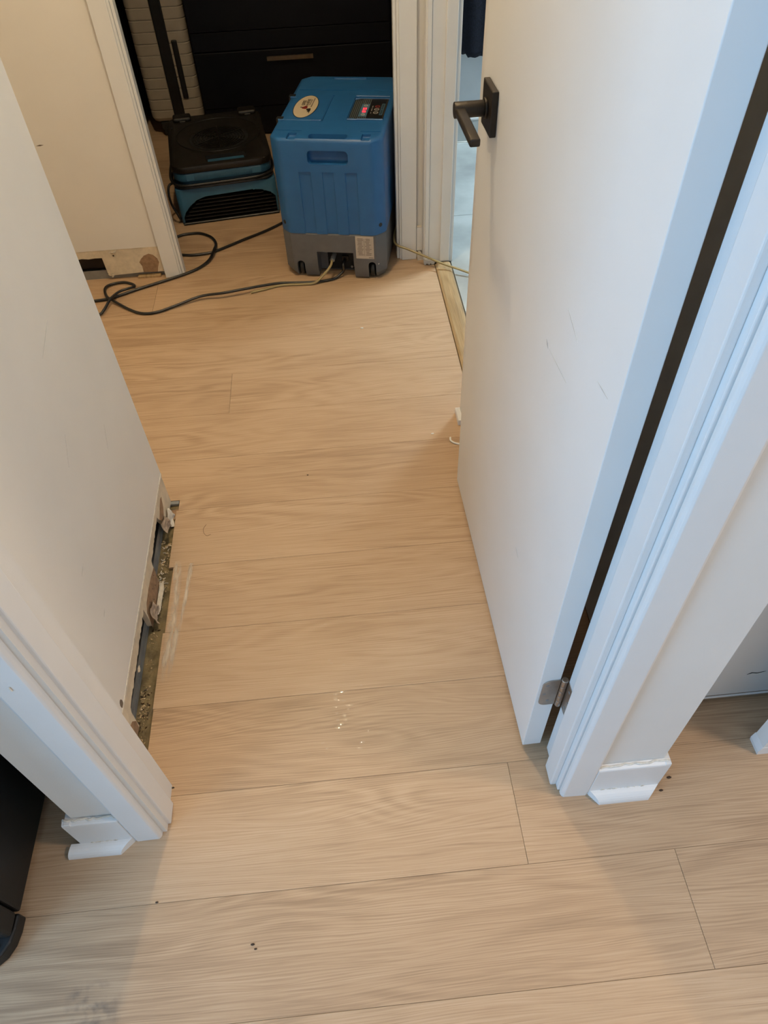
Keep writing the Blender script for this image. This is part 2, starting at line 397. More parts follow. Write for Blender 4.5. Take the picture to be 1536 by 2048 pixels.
prism('torn_patch', [(1.175, 0.062), (1.186, 0.040), (1.205, 0.035), (1.225, 0.050), (1.238, 0.075), (1.225, 0.080), (1.20, 0.072)], 'x', LX - 0.0007, LX - 0.0001, 'brown', wl)
def flap(pts, th=0.0008, mat='flap', name='paper_flap', parent=wl):
    """crumpled torn sheet spanned between its corner points"""
    P = [Vector(p) for p in pts]
    if len(P) > 4: P = [P[0], P[1], P[2], P[-2] * 0.5 + P[-1] * 0.5]
    r = random.Random(int(abs(P[0].y) * 1e4)); n = 6; bm = bmesh.new(); G = []
    nrm = (P[1] - P[0]).cross(P[3] - P[0]).normalized(); sz = (P[2] - P[0]).length
    for i in range(n + 1):
        row = []
        for k in range(n + 1):
            a, b = i / n, k / n
            p = P[0] * (1 - a) * (1 - b) + P[1] * a * (1 - b) + P[2] * a * b + P[3] * (1 - a) * b
            p = p + nrm * sz * (0.07 * math.sin(a * 4 + b * 3) + r.uniform(-0.035, 0.035))
            if i in (0, n) or k in (0, n): p = p + Vector((r.uniform(-1, 1) * 0.3, r.uniform(-1, 1), r.uniform(-1, 1))) * sz * 0.045
            if parent is wl: p.x = max(p.x, -0.4852)
            row.append(p)
        G.append(row)
    F = [[bm.verts.new(p) for p in row] for row in G]; K = [[bm.verts.new(p + Vector((th, 0, th))) for p in row] for row in G]
    for i in range(n):
        for k in range(n):
            bm.faces.new((F[i][k], F[i + 1][k], F[i + 1][k + 1], F[i][k + 1])); bm.faces.new((K[i][k], K[i][k + 1], K[i + 1][k + 1], K[i + 1][k]))
        bm.faces.new((F[i][0], K[i][0], K[i + 1][0], F[i + 1][0])); bm.faces.new((F[i][n], F[i + 1][n], K[i + 1][n], K[i][n]))
        bm.faces.new((F[0][i], F[0][i + 1], K[0][i + 1], K[0][i])); bm.faces.new((F[n][i], K[n][i], K[n][i + 1], F[n][i + 1]))
    return from_bm(name, bm, mat, parent)
flap([(-0.4855, 1.205, 0.040), (-0.482, 1.165, 0.052), (-0.478, 1.160, 0.020), (-0.474, 1.190, 0.002), (-0.480, 1.225, 0.002)])
flap([(-0.4855, 1.240, 0.030), (-0.483, 1.200, 0.010), (-0.472, 1.205, -0.005), (-0.474, 1.245, -0.004)], mat='gyps')
flap([(-0.4855, 0.955, 0.035), (-0.481, 0.915, 0.048), (-0.472, 0.905, 0.010), (-0.474, 0.935, -0.004), (-0.480, 0.962, 0.004)])
flap([(-0.4850, 1.03, 0.004), (-0.4800, 1.035, -0.005), (-0.4770, 0.96, -0.006), (-0.4795, 0.935, 0.006)], mat='gyps')
flap([(-0.4860, 0.768, 0.060), (-0.4855, 0.779, 0.055), (-0.4830, 0.770, 0.046), (-0.4855, 0.764, 0.052)], mat='paper')
# pin holes in the brown patch, nail hole and hair scuffs on the paint
for y, z in ((0.925, 0.030), (0.945, 0.044), (0.968, 0.020), (0.985, 0.038), (1.004, 0.026), (1.018, 0.045)):
    cyl('pin_hole', (LX - 0.0002, y, z), (LX + 0.0002, y, z), 0.0016, 'dark', wl, 8)
prism('nail_hole', [(0.664 + 0.007 * math.cos(a), 0.114 + 0.011 * math.sin(a)) for a in [i * math.pi / 8 for i in range(16)]], 'x', LX - 0.001, LX + 0.0007, 'inkg', wl)
def scuff(name, a, b, w, axis, plane, parent, mat='scuff', th=0.0003):
    """thin smear between two points of a plane, tapered at its ends"""
    a = Vector(a); b = Vector(b); d = (b - a); n = Vector((-d.y, d.x)).normalized() * w / 2; mm = (a + b) / 2 + n * 0.8
    poly = [tuple(a), tuple(mm - n * 1.8), tuple(b), tuple(mm + n * 0.4)]
    return prism(name, poly, axis, min(plane, plane + th), max(plane, plane + th), mat, parent)
for a, b, w in (((1.06, 0.706), (0.985, 0.683), 0.0016), ((0.792, 0.392), (0.768, 0.386), 0.0014), ((0.778, 0.272), (0.762, 0.266), 0.0022), ((0.94, 0.56), (0.90, 0.52), 0.0008), ((1.10, 0.44), (1.07, 0.40), 0.0008)):
    scuff('scuff', a, b, w, 'x', LX + 0.0004, wl)

# far wall with the bedroom doorway
WY = 2.415
wf = wall('wall_far', [(-2.6, -0.570, WY, 2.515, 0.1145, CH), (0.250, 0.335, WY, 2.515, 0, CH), (-0.570, 0.250, WY, 2.515, DH_ + 0.03, CH)])
fs = [(-2.2, 0.1145), (-2.2, 0.0), (-1.05, 0.0), (-1.04, 0.086)] + jag(-1.03, -0.830, 0.0845, 0.0865, 9, 0.002, 8) + [(-0.827, 0.086), (-0.825, 0.03), (-0.822, 0.016), (-0.80, 0.0175), (-0.70, 0.021), (-0.648, 0.019), (-0.612, 0.018), (-0.570, 0.018), (-0.570, 0.1145)]
prism('bare_drywall', fs, 'y', WY + 0.0008, WY + 0.0125, 'paper', wf)
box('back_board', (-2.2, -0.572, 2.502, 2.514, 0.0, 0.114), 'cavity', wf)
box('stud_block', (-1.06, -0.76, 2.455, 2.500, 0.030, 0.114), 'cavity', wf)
bm = bmesh.new(); add_box(bm, -2.2, -0.62, WY + 0.013, WY + 0.014, 0.0, 0.033); add_box(bm, -2.2, -0.62, WY + 0.014, 2.50, 0.0, 0.001)
from_bm('steel_track', bm, 'steel', wf)
prism('torn_patch', [(-0.698, 0.021), (-0.697, 0.045), (-0.703, 0.060), (-0.694, 0.072), (-0.680, 0.084), (-0.662, 0.090), (-0.648, 0.084), (-0.637, 0.070), (-0.634, 0.055), (-0.643, 0.035), (-0.648, 0.019)], 'y', WY + 0.0002, WY + 0.0010, 'brown', wf)
box('wood_shim', (-0.722, -0.640, WY - 0.006, WY + 0.012, 0.0, 0.0085), 'oak', wf, 0.0008, 1)
flap([(-0.80, WY - 0.001, 0.103), (-0.785, WY - 0.004, 0.108), (-0.768, WY - 0.003, 0.112), (-0.778, WY - 0.001, 0.103)], mat='gyps', name='gypsum_chip', parent=wf)
flap([(-0.826, WY - 0.001, 0.022), (-0.812, WY - 0.003, 0.030), (-0.802, WY - 0.003, 0.020), (-0.810, WY - 0.004, 0.012)], mat='paper', name='paper_flap', parent=wf)
cyl('pin_hole', (-0.785, WY + 0.0003, 0.092), (-0.785, WY + 0.002, 0.092), 0.003, 'dark', wf, 10)
scuff('scuff', (-0.905, 0.472), (-0.880, 0.474), 0.004, 'y', WY - 0.0002, wf, 'inkg', th=-0.0003)

# hall wall on the right (with the bathroom doorway)
RX = 0.330
wr = wall('wall_right', [(RX, 0.430, 1.300, 1.560, 0, CH), (0.490, 0.500, FY1, 1.560, 0, CH), (0.430, 0.490, 1.500, 1.560, 0, CH), (RX, 0.4175, 2.372, WY + 0.1, 0, CH), (RX, 0.430, 1.560, 2.372, DH_ + 0.03, CH)])
# bedroom and bathroom shells
wall('wall_bedroom', [(0.335, 0.4175, 2.515, 4.5, 0, CH), (-2.6, 0.335, 4.28, 4.34, 0, CH), (-2.1, -2.04, 2.515, 4.28, 0, CH)], 'bedw')
wall('wall_bathroom', [(0.500, 0.53, 0.80, 1.50, 0, CH), (0.4175, 2.4, 3.395, 3.45, 0, CH), (2.30, 2.36, 0.70, 3.395, 0, CH), (0.500, 2.3, 0.74, 0.80, 0, CH)], 'bathw')
wall('wall_hall', [(-2.1, -2.04, 1.14, WY, 0, CH)])
# room behind the camera with its window
wall('wall_back', [(-2.2, 2.4, -1.95, -1.88, 0, CH)])
wall('wall_side', [(-2.26, -2.20, -1.95, -1.50, 0, CH), (-2.26, -2.20, -0.10, 1.10, 0, CH), (-2.26, -2.20, -1.50, -0.10, 0, 0.65), (-2.26, -2.20, -1.50, -0.10, 2.05, CH)])
wall('wall_side_right', [(2.34, 2.40, -1.95, 0.487, 0, CH)])
wn = empty('window_1', (-2.23, -0.80, 0.65), math.radians(90)); tag(wn, kind='structure')
bm = bmesh.new()
for b in ((-0.70, -0.65, -0.03, 0.03, 0, 1.4), (0.65, 0.70, -0.03, 0.03, 0, 1.4), (-0.65, 0.65, -0.03, 0.03, 0, 0.05), (-0.65, 0.65, -0.03, 0.03, 1.35, 1.4), (-0.02, 0.02, -0.03, 0.03, 0.05, 1.35)): add_box(bm, *b)
from_bm('window_frame', bm, 'trim', wn)

# ------------------------------------------------------------------ TRIM: near doorway (jambs, stops, casings)
def group_struct(name):
    o = empty(name); tag(o, kind='structure'); return o
def near_side(name, sgn, jx, outx):
    """jx = jamb face, outx = outer edge of the casing; sgn = +1 for the right-hand side"""
    t = group_struct(name)
    g = lambda a, b: (min(a, b), max(a, b))
    a, b = g(jx, jx + sgn * 0.012)
    box('jamb', (a, b, 0.4575, 0.54150, 0.0015, DH_ + 0.01), 'trim', t, 0.0015, 2)
    a, b = g(jx - sgn * 0.0115, jx)
    box('door_stop', (a, b, 0.4680, 0.5060, 0.003, DH_ + 0.01), 'trim', t, 0.002, 2)
    # casing: stepped profile in plan, set back from the jamb edge
    c0 = jx + sgn * 0.0035
    prof = [(c0, 0.4560), (c0, 0.4500), (c0 + sgn * 0.002, 0.4460), (c0 + sgn * 0.005, 0.4440), (outx - sgn * 0.004, 0.4432), (outx, 0.4450), (outx, 0.4560)]
    prism('casing', prof, 'z', 0.0, DH_ + 0.07, 'trim', t, 0.0006, 1)
    return t
tr = near_side('trim_1', 1, 0.326, 0.3800)
tl = near_side('trim_2', -1, -0.4095, -0.4605)
box('chip', (-0.4385, -0.4362, 0.4418, 0.4434, 0.590, 0.600), 'caulk', tl, 0.0006, 1)
# hall-side casing of the same doorway, left
box('hall_casing', (-0.482, -0.424, 0.54152, 0.567, 0.0, DH_ + 0.06), 'trim', tl, 0.002, 2)
hd = group_struct('trim_3')
box('head_jamb', (-0.4095, 0.326, 0.4575, 0.54150, DH_ + 0.0105, DH_ + 0.022), 'trim', hd, 0.001, 1)
box('head_casing', (-0.4605, 0.380, 0.4432, 0.4558, DH_ + 0.0705, DH_ + 0.13), 'trim', hd, 0.002, 1)

# baseboards of the near wall with quarter-round shoe
def baseboard(name, x0, x1, skew0, skew1, ext=0.0):
    t = group_struct(name)
    bm = bmesh.new()
    add_prism(bm, [(0.4558, 0.0), (0.4440, 0.0), (0.4436, 0.108), (0.4445, 0.1125), (0.4558, 0.1160)], 'x', x0, x1)
    bmesh.ops.recalc_face_normals(bm, faces=bm.faces); bev(bm, 0.0009, 1)
    from_bm('board', bm, 'trim', t)
    # lumpy caulk bead along the top
    r = random.Random(len(name)); pts = []
    n = 14
    for i in range(n + 1): pts.append((x0 + 0.004 + (x1 - x0 - 0.008) * i / n, 0.4535 - r.uniform(0, 0.004), 0.1155 + r.uniform(-0.0006, 0.0012)))
    tube('caulk_bead', pts, 0.0019, 'caulk', t, 8, 4)
    # shoe: quarter round with mitred / returned ends
    q = [(0.4438, 0.0)] + [(0.4438 - 0.0205 * math.cos(a), 0.0205 * math.sin(a)) for a in [i * math.pi / 2 / 7 for i in range(8)]]
    bm = bmesh.new()
    def ring(x, sk): return [bm.verts.new((x + sk * (0.4438 - y), y, z)) for y, z in q]
    A = ring(x0 + 0.001 - ext, skew0); B = ring(x1 - 0.001, skew1)
    bm.faces.new(A[::-1]); bm.faces.new(B)
    for i in range(len(q)): bm.faces.new((A[i], A[(i + 1) % len(q)], B[(i + 1) % len(q)], B[i]))
    from_bm('shoe_moulding', bm, 'trim', t)
    r = random.Random(5)
    bm = bmesh.new()
    for i in range(26):
        x = r.uniform(x0 + 0.02, x1 - 0.03); add_box(bm, x, x + r.uniform(0.001, 0.004), 0.4428, 0.4440, 0.0195, 0.0195 + r.uniform(0.001, 0.0035))
    tag(from_bm('paint_crumbs', bm, 'caulk', t), kind='stuff')
    return t
baseboard('baseboard_right', 0.3802, 0.5110, 0.75, -1.0)
baseboard('baseboard_left', -0.5560, -0.4608, -0.35, -1.1, 0.016)
# returns of the boards round the wall corners
box('return_board', (0.5003, 0.5110, 0.4440, 0.62, 0.0, 0.1150), 'trim', bpy.data.objects['baseboard_right'], 0.001, 1)
box('return_board', (-0.5520, -0.5403, 0.4440, 0.62, 0.0, 0.1150), 'trim', bpy.data.objects['baseboard_left'], 0.001, 1)

# ------------------------------------------------------------------ TRIM: bedroom doorway
def far_casing(name, x0, x1, inner):
    t = group_struct(name)
    s = 1 if x1 > x0 else -1          # direction towards the opening
    # main flat, two thin steps towards the opening
    box('casing_flat', (min(x0, x1), max(x0, x1), 2.4000, 2.4148, 0.0, DH_ + 0.06), 'trim', t, 0.0012, 1)
    a, b = sorted((inner, inner + s * 0.0070)); box('casing_step', (a, b, 2.4050, 2.4250, 0.001, DH_ + 0.05), 'trim', t, 0.001, 1)
    a, b = sorted((inner + s * 0.0075, inner + s * 0.0165)); box('casing_return', (a, b, 2.4120, 2.4440, 0.001, DH_ + 0.05), 'trim', t, 0.001, 1)
    a, b = sorted((inner - s * 0.0115, inner - s * 0.0005)); box('jamb', (a, b, 2.4150, 2.5150, 0.001, DH_ + 0.03), 'trim', t, 0.001, 1)
    return t
far_casing('trim_4', -0.621, -0.5700, -0.5700)
far_casing('trim_5', 0.2915, 0.2385, 0.2385)
ft = group_struct('trim_6')
box('head_casing', (-0.621, 0.291, 2.4000, 2.4148, DH_ + 0.061, DH_ + 0.12), 'trim', ft, 0.001, 1)
# short wall piece between the two casings has a stub of baseboard
bs = box('baseboard_far', (0.2925, 0.3300, 2.404, 2.4148, 0.030, 0.118), 'trim', None, 0.0015, 1); tag(bs, kind='structure')
box('broken_top', (0.2930, 0.3115, 2.4035, 2.4149, 0.1182, 0.1225), 'gyps', bs, 0.001, 1)
bm = bmesh.new()
add_prism(bm, [(0.294, 0.0), (0.318, 0.0), (0.316, 0.012), (0.308, 0.026), (0.298, 0.030), (0.293, 0.016)], 'y', 2.390, 2.4148); from_bm('gypsum_lump', bm, 'gyps', bs)

# ------------------------------------------------------------------ TRIM: bathroom doorway
bt = group_struct('trim_7')
bm = bmesh.new()
r = random.Random(4)
prof = [(0.3125, 2.3640), (0.3125, 2.4030), (0.3300, 2.4030), (0.3300, 2.3640)]
box('casing', (0.3120, 0.3298, 2.3610, 2.4030, 0.018, DH_ + 0.06), 'trim', bt, 0.0015, 1)
box('casing_bead', (0.3165, 0.3300, 2.3555, 2.3608, 0.018, DH_ + 0.05), 'trim', bt, 0.001, 1)
box('jamb', (0.3302, 0.4175, 2.3600, 2.3718, 0.004, DH_ + 0.03), 'trim', bt, 0.001, 1)
box('door_stop', (0.3700, 0.4040, 2.3490, 2.3598, 0.013, DH_ + 0.03), 'trim', bt, 0.0015, 1)
# ragged end of the cut casing near the floor
bm = bmesh.new(); rr = random.Random(9); poly = [(0.3125, 0.0185), (0.352, 0.0185)]
for i in range(9): poly.append((0.352 - i * 0.0048, 0.004 + rr.uniform(-0.0035, 0.0045)))
add_prism(bm, poly, 'y', 2.3500, 2.3640); from_bm('ragged_end', bm, 'scuff', bt)
bt2 = group_struct('trim_8')
box('casing', (0.3150, 0.3298, 1.4870, 1.5450, 0.0, DH_ + 0.06), 'trim', bt2, 0.0015, 1)
box('plinth', (0.3005, 0.3148, 1.4870, 1.5430, 0.0, 0.020), 'trim', bt2, 0.0015, 1)
box('jamb', (0.3302, 0.4300, 1.5602, 1.5720, 0.004, DH_ + 0.03), 'trim', bt2, 0.001, 1)
bth = group_struct('trim_9')
box('head_casing', (0.3120, 0.3298, 1.4850, 2.4030, DH_ + 0.061, DH_ + 0.12), 'trim', bth, 0.001, 1)
# wooden threshold
th = empty('threshold', (0.381, 1.96, 0))
bm = bmesh.new()
add_prism(bm, [(-0.0275, -0.004), (0.0275, -0.004), (0.0275, 0.006), (0.022, 0.0105), (0.004, 0.0120), (-0.020, 0.0090), (-0.0275, 0.0035)], 'y', -0.386, 0.388)
bmesh.ops.recalc_face_normals(bm, faces=bm.faces); bev(bm, 0.001, 1)
from_bm('strip', bm, 'oak', th)
tag(th, 'grained oak threshold strip laid across the bathroom doorway', 'threshold')
# bathroom base tiles
bb = empty('baseboard_bathroom', (0, 0, 0)); tag(bb, kind='structure')
for a, b in ((0.445, 0.905), (0.908, 1.50), (1.503, 2.298)):
    box('base_tile', (a, b, 3.3835, 3.3948, 0.0065, 0.094), 'tile', bb, 0.001, 1)
box('tile_edge', (0.445, 2.298, 3.3815, 3.3948, 0.0945, 0.1035), 'trim', bb, 0.001, 1)
box('caulk_line', (0.445, 2.298, 3.3790, 3.3948, 0.0021, 0.0063), 'white', bb, 0.001, 1)

# ------------------------------------------------------------------ DOOR (open towards the hall)
dr = empty('door_1', (0.278, 0.546, 0), math.radians(90) + math.atan2(0.015, 0.724)); tag(dr, kind='structure')
# local: +x along the leaf from the hinge, +y towards the hall (leaf face at y = 0), leaf thickness towards -y
box('leaf', (0.0, 0.724, -0.0355, 0.0, 0.012, 2.02), 'door', dr, 0.0012, 2)
def leafmark(a, b, w): scuff('scuff', a, b, w, 'y', 0.0, dr, 'scuff', 0.0003)
for a, b, w in (((0.185, 0.873), (0.135, 0.858), 0.0016), ((0.225, 0.785), (0.145, 0.79), 0.0007), ((0.062, 0.860), (0.026, 0.863), 0.0016), ((0.24, 0.79), (0.228, 0.782), 0.004), ((0.22, 0.36), (0.20, 0.355), 0.001)):
    leafmark(a, b, w)
# hinge: two leaves and a knuckle barrel
hg = empty('hinge', (0, 0, 0), 0, dr)
def hinge_leaf(poly, lo, hi, axis, mat='nickel'): return prism('hinge_leaf', poly, axis, lo, hi, mat, hg, 0.0003, 1)
HZ0, HZ1 = 0.186, 0.273
r_ = 0.014
pl = [(-0.0355 + 0.0, HZ0)] + [(-0.0355 + 0.0295 - r_ + r_ * math.sin(a), HZ0 + r_ - r_ * math.cos(a)) for a in [i * math.pi / 10 for i in range(6)]] + \
     [(-0.0355 + 0.0295 - r_ + r_ * math.cos(a), HZ1 - r_ + r_ * math.sin(a)) for a in [i * math.pi / 10 for i in range(6)]] + [(-0.0355, HZ1)]
hinge_leaf(pl, -0.0022, -0.0002, 'x')
for y, z in ((-0.0145, 0.258), (-0.0120, 0.228), (-0.0210, 0.203)):
    cyl('screw', (-0.0026, y, z), (-0.0018, y, z), 0.0030, 'steel', hg, 12)
for i in range(5):
    z0 = HZ0 + i * (HZ1 - HZ0) / 5; cyl('knuckle', (-0.004, -0.0410, z0 + 0.0004), (-0.004, -0.0410, z0 + (HZ1 - HZ0) / 5 - 0.0004), 0.0050, 'nickel', hg, 18, 0.0005)
cyl('pin_head', (-0.004, -0.0410, HZ1), (-0.004, -0.0410, HZ1 + 0.0045), 0.0058, 'nickel', hg, 18, 0.001)
# leaf on the jamb (belongs to the hinge; lies on the jamb face)
jl = [(-0.008, HZ0)] + [(-0.008 - 0.028 + r_ - r_ * math.sin(a), HZ0 + r_ - r_ * math.cos(a)) for a in [i * math.pi / 10 for i in range(6)]] + \
     [(-0.008 - 0.028 + r_ - r_ * math.cos(a), HZ1 - r_ + r_ * math.sin(a)) for a in [i * math.pi / 10 for i in range(6)]] + [(-0.008, HZ1)]
hinge_leaf(jl, -0.0485, -0.0465, 'y')
for x, z in ((-0.019, 0.258), (-0.025, 0.229), (-0.019, 0.203)):
    cyl('screw', (x, -0.0468, z), (x, -0.0458, z), 0.0030, 'steel', hg, 12)
# lever handle
hn = empty('door_handle', (0.644, 0.0, 0.938), 0, dr)
box('rosette', (-0.0330, 0.0330, 0.0005, 0.0105, -0.0330, 0.0330), 'hbrz', hn, 0.0015, 2)
cyl('collar', (0, 0.0105, 0), (0, 0.0150, 0), 0.0150, 'hbrz', hn, 28, 0.0008)
cyl('neck', (0, 0.0150, 0), (0, 0.0620, 0), 0.0118, 'hbrz', hn, 28, 0.001)
bm = bmesh.new(); add_box(bm, -0.128, 0.0090, 0.0455, 0.0615, -0.0058, 0.0060)
bev(bm, 0.0028, 3); o = from_bm('lever', bm, 'hbrz', hn); shade_auto(o)

# white leaf in the recess on the right
d2 = empty('door_2', (0.505, 0.606, 0)); tag(d2, kind='structure')
box('leaf', (0.0, 0.80, 0.0, 0.034, 0.018, 2.03), 'door', d2, 0.001, 1)
box('bottom_rail', (0.0, 0.80, -0.0035, -0.0002, 0.012, 0.0178), 'trim', d2, 0.0008, 1)
prism('paint_chip', [(0.218, 0.0985), (0.226, 0.1025), (0.236, 0.0995), (0.250, 0.1030), (0.240, 0.0960), (0.228, 0.0955)], 'y', -0.0014, -0.0001, 'white', d2)
prism('paint_hole', [(0.216, 0.0985), (0.224, 0.1055), (0.236, 0.1020), (0.252, 0.1055), (0.238, 0.0965), (0.226, 0.0965)], 'y', -0.0004, 0.0002, 'ink', d2)
# ragged foot of the wall end on the right
wrc = bpy.data.objects['wall_recess']
bm = bmesh.new(); add_prism(bm, [(0.7245, 0.0), (0.735, -0.0), (0.80, 0.0), (0.80, 0.03), (0.7252, 0.03), (0.7225, 0.012)], 'y', 0.4862, 0.518); from_bm('plaster_foot', bm, 'trim', wrc)

# ------------------------------------------------------------------ light fittings
lf = empty('recessed_light', (-0.17, 1.68, CH)); tag(lf, 'round recessed ceiling light above the hall', 'ceiling light')
bm = bmesh.new(); add_cyl(bm, (0, 0, -0.006), (0, 0, -0.001), 0.062, 0.066, 32); from_bm('trim_ring', bm, 'trim', lf)
cyl('lens', (0, 0, -0.0085), (0, 0, -0.0062), 0.048, 'lampglow', lf, 32)
pd = bpy.data.lights.new('hall_downlight', 'POINT'); pd.energy = 49; pd.color = (1.0, 0.785, 0.485); pd.shadow_soft_size = 0.045
po = bpy.data.objects.new('hall_downlight', pd); C.objects.link(po); po.location = (-0.17, 1.68, CH - 0.06)
lf = empty('ceiling_lamp', (1.45, 0.06, CH)); tag(lf, 'flush ceiling lamp in the room behind the camera', 'ceiling light')
cyl('base', (0, 0, -0.015), (0, 0, -0.001), 0.13, 'trim', lf, 32)
cyl('diffuser', (0, 0, -0.055), (0, 0, -0.0155), 0.10, 'lampglow', lf, 32, r1=0.125)
area('room_lamp', (1.45, 0.06, CH - 0.07), (0, 0, 0), 0.24, 0.24, 17, (1.0, 0.78, 0.58), 'DISK')
lf = empty('bathroom_light', (1.45, 2.85, CH)); tag(lf, 'square ceiling light in the bathroom', 'ceiling light')
box('frame', (-0.21, 0.21, -0.21, 0.21, -0.02, -0.001), 'trim', lf, 0.003, 1)
box('diffuser', (-0.19, 0.19, -0.19, 0.19, -0.026, -0.0205), 'bathglow', lf, 0.002, 1)
area('bath_panel', (1.45, 2.85, CH - 0.03), (0, 0, 0), 0.36, 0.36, 26, (0.72, 0.90, 1.0), spread=math.radians(95))

# ------------------------------------------------------------------ DEHUMIDIFIER
DW, DL, DHT, DS, DC = 0.362, 0.555, 0.474, 0.166, 0.034
dh = empty('dehumidifier', (-0.184, 2.346, 0), -0.215)
tag(dh, 'blue and grey portable dehumidifier with oval sticker in the bedroom doorway', 'dehumidifier')
def octo(i=0.0, c=DC): return [(c, i), (DW - c, i), (DW - i, c), (DW - i, DL - c), (DW - c, DL - i), (c, DL - i), (i, DL - c), (i, c)]
bm = bmesh.new(); A, B = add_prism(bm, octo(), 'z', DS + 0.001, DHT)
bmesh.ops.recalc_face_normals(bm, faces=bm.faces)
bev(bm, 0.016, 3, [e for e in bm.edges if all(v.co.z > DHT - 1e-5 for v in e.verts)])
bev(bm, 0.010, 2, [e for e in bm.edges if abs(e.verts[0].co.z - e.verts[1].co.z) > 0.2])
shell = from_bm('upper_shell', bm, 'blue', dh)
def cutter(b, bevel=0.0, seg=3):
    o = box('cutter', b, None, None, bevel, seg); o.parent = dh; return o
cs = [cutter((0.122, 0.252, -0.02, 0.030, 0.398, 0.440), 0.012),
      cutter((0.128, 0.250, 0.010, 0.040, 0.452, 0.50), 0.008),
      cutter((0.060, 0.088, 0.006, 0.046, 0.464, 0.50), 0.003), cutter((0.294, 0.322, 0.006, 0.046, 0.464, 0.50), 0.003),
      cutter((0.118, 0.242, 0.515, 0.537, 0.464, 0.50), 0.007),
      cutter((0.226, 0.345, 0.160, 0.347, DHT - 0.0050, 0.50), 0.0015, 1),
      cutter((0.020, 0.346, 0.408, 0.412, DHT - 0.003, 0.50), 0.0008, 1),
      cutter((0.016, 0.098, 0.064, 0.067, DHT - 0.0025, 0.50), 0.0006, 1), cutter((0.285, 0.350, 0.064, 0.067, DHT - 0.0025, 0.50), 0.0006, 1),
      cutter((0.149, 0.152, 0.140, 0.362, DHT - 0.003, 0.50), 0.0006, 1)]
for a, b in ((0.089, 0.129), (0.165, 0.203), (0.239, 0.278)): cs.append(cutter((a, b, -0.02, 0.0045, 0.150, 0.374), 0.0015, 1))
cut(shell, cs); shade_auto(shell, 32)
# raised plates on the lid
box('lid_plate', (0.018, 0.146, 0.145, 0.358, DHT - 0.001, DHT + 0.0016), 'blue', dh, 0.0012, 1)
box('lid_step', (0.112, 0.146, 0.140, 0.1445, DHT - 0.001, DHT + 0.0035), 'blue', dh, 0.001, 1)
for a, b, c, d in ((0.228, 0.268, 0.350, 0.360), (0.262, 0.345, 0.349, 0.357), (0.228, 0.262, 0.150, 0.159), (0.250, 0.345, 0.152, 0.159)):
    box('panel_rim', (a, b, c, d, DHT - 0.001, DHT + 0.004), 'blue', dh, 0.0015, 1)
for v in (0.352, 0.158):
    box('latch_clip', (-0.0035, 0.020, v - 0.010, v + 0.010, DHT - 0.020, DHT + 0.0035), 'blkrub', dh, 0.003, 2)
    box('latch_seat', (0.0045, 0.026, v - 0.018, v - 0.011, DHT - 0.004, DHT + 0.003), 'blue', dh, 0.001, 1)
# lower grey body with wheel slots and the rear connector bay
bm = bmesh.new(); add_prism(bm, octo(0.0015), 'z', 0.022, DS); bmesh.ops.recalc_face_normals(bm, faces=bm.faces)
A, B = add_prism(bm, octo(0.006, 0.040), 'z', 0.006, 0.0222); bmesh.ops.recalc_face_normals(bm, faces=bm.faces)
bm.free()
bm = bmesh.new()
lv = [(0.006, 0.010, 0.046), (0.030, 0.0015, DC), (DS - 0.004, 0.0015, DC), (DS, 0.004, DC)]
rings = [[bm.verts.new((x, y, z)) for x, y in octo(i, c)] for z, i, c in lv]
bm.faces.new(rings[0][::-1]); bm.faces.new(rings[-1])
for a, b in zip(rings, rings[1:]):
    for k in range(8): bm.faces.new((a[k], a[(k + 1) % 8], b[(k + 1) % 8], b[k]))
base = from_bm('lower_body', bm, 'grey', dh)
def slot(u0, u1, z1):
    r = (u1 - u0) / 2; cu = (u0 + u1) / 2
    poly = [(u0, -0.02), (u1, -0.02)] + [(cu + r * math.cos(a), z1 - r + r * math.sin(a)) for a in [i * math.pi / 8 for i in range(9)]]
    o = prism('cutter', poly, 'y', -0.03, 0.075, None); o.parent = dh; return o
cut(base, [cutter((0.120, 0.250, -0.03, 0.055, -0.02, 0.1005)), slot(0.0455, 0.0725, 0.065), slot(0.2995, 0.3265, 0.069)]); shade_auto(base, 25)
bx = box('connector_bay', (0.147, 0.2385, 0.0500, 0.0545, 0.012, 0.1000), 'void', dh)
box('bay_lining', (0.2385, 0.2480, 0.0490, 0.0545, 0.020, 0.1000), 'grey', dh)
for u in (0.059, 0.313):
    w = empty('wheel', (u, 0.036, 0.030), 0, dh)
    cyl('tyre', (-0.0075, 0, 0), (0.0075, 0, 0), 0.0295, 'blkrub', w, 28, 0.003)
for u in (0.059, 0.313):
    cyl('rear_wheel', (u - 0.0075, DL - 0.036, 0.030), (u + 0.0075, DL - 0.036, 0.030), 0.0295, 'blkrub', dh, 24, 0.003)
# shell screws, scratch, bay screw
for u, v in ((0.352, 0.018), (0.014, 0.018)):
    c, s = (1, 1) if u > 0.2 else (-1, 1)
    d = Vector((c * 0.7071, -0.7071, 0)); p = Vector((u - c * 0.001, v - 0.0005, 0.200)); p = Vector((DW - DC / 2 if u > 0.2 else DC / 2, DC / 2, 0.198))
    cyl('shell_screw', p - d * 0.002, p + d * 0.0012, 0.0068, 'ink', dh, 14)
cyl('bay_screw', (0.232, 0.0470, 0.022), (0.232, 0.0500, 0.022), 0.0042, 'steel', dh, 12)
scuff('scratch', (0.340 - 0.006, 0.062), (0.345 - 0.006, 0.066), 0.002, 'y', 0.0012, dh, 'white', -0.0004)
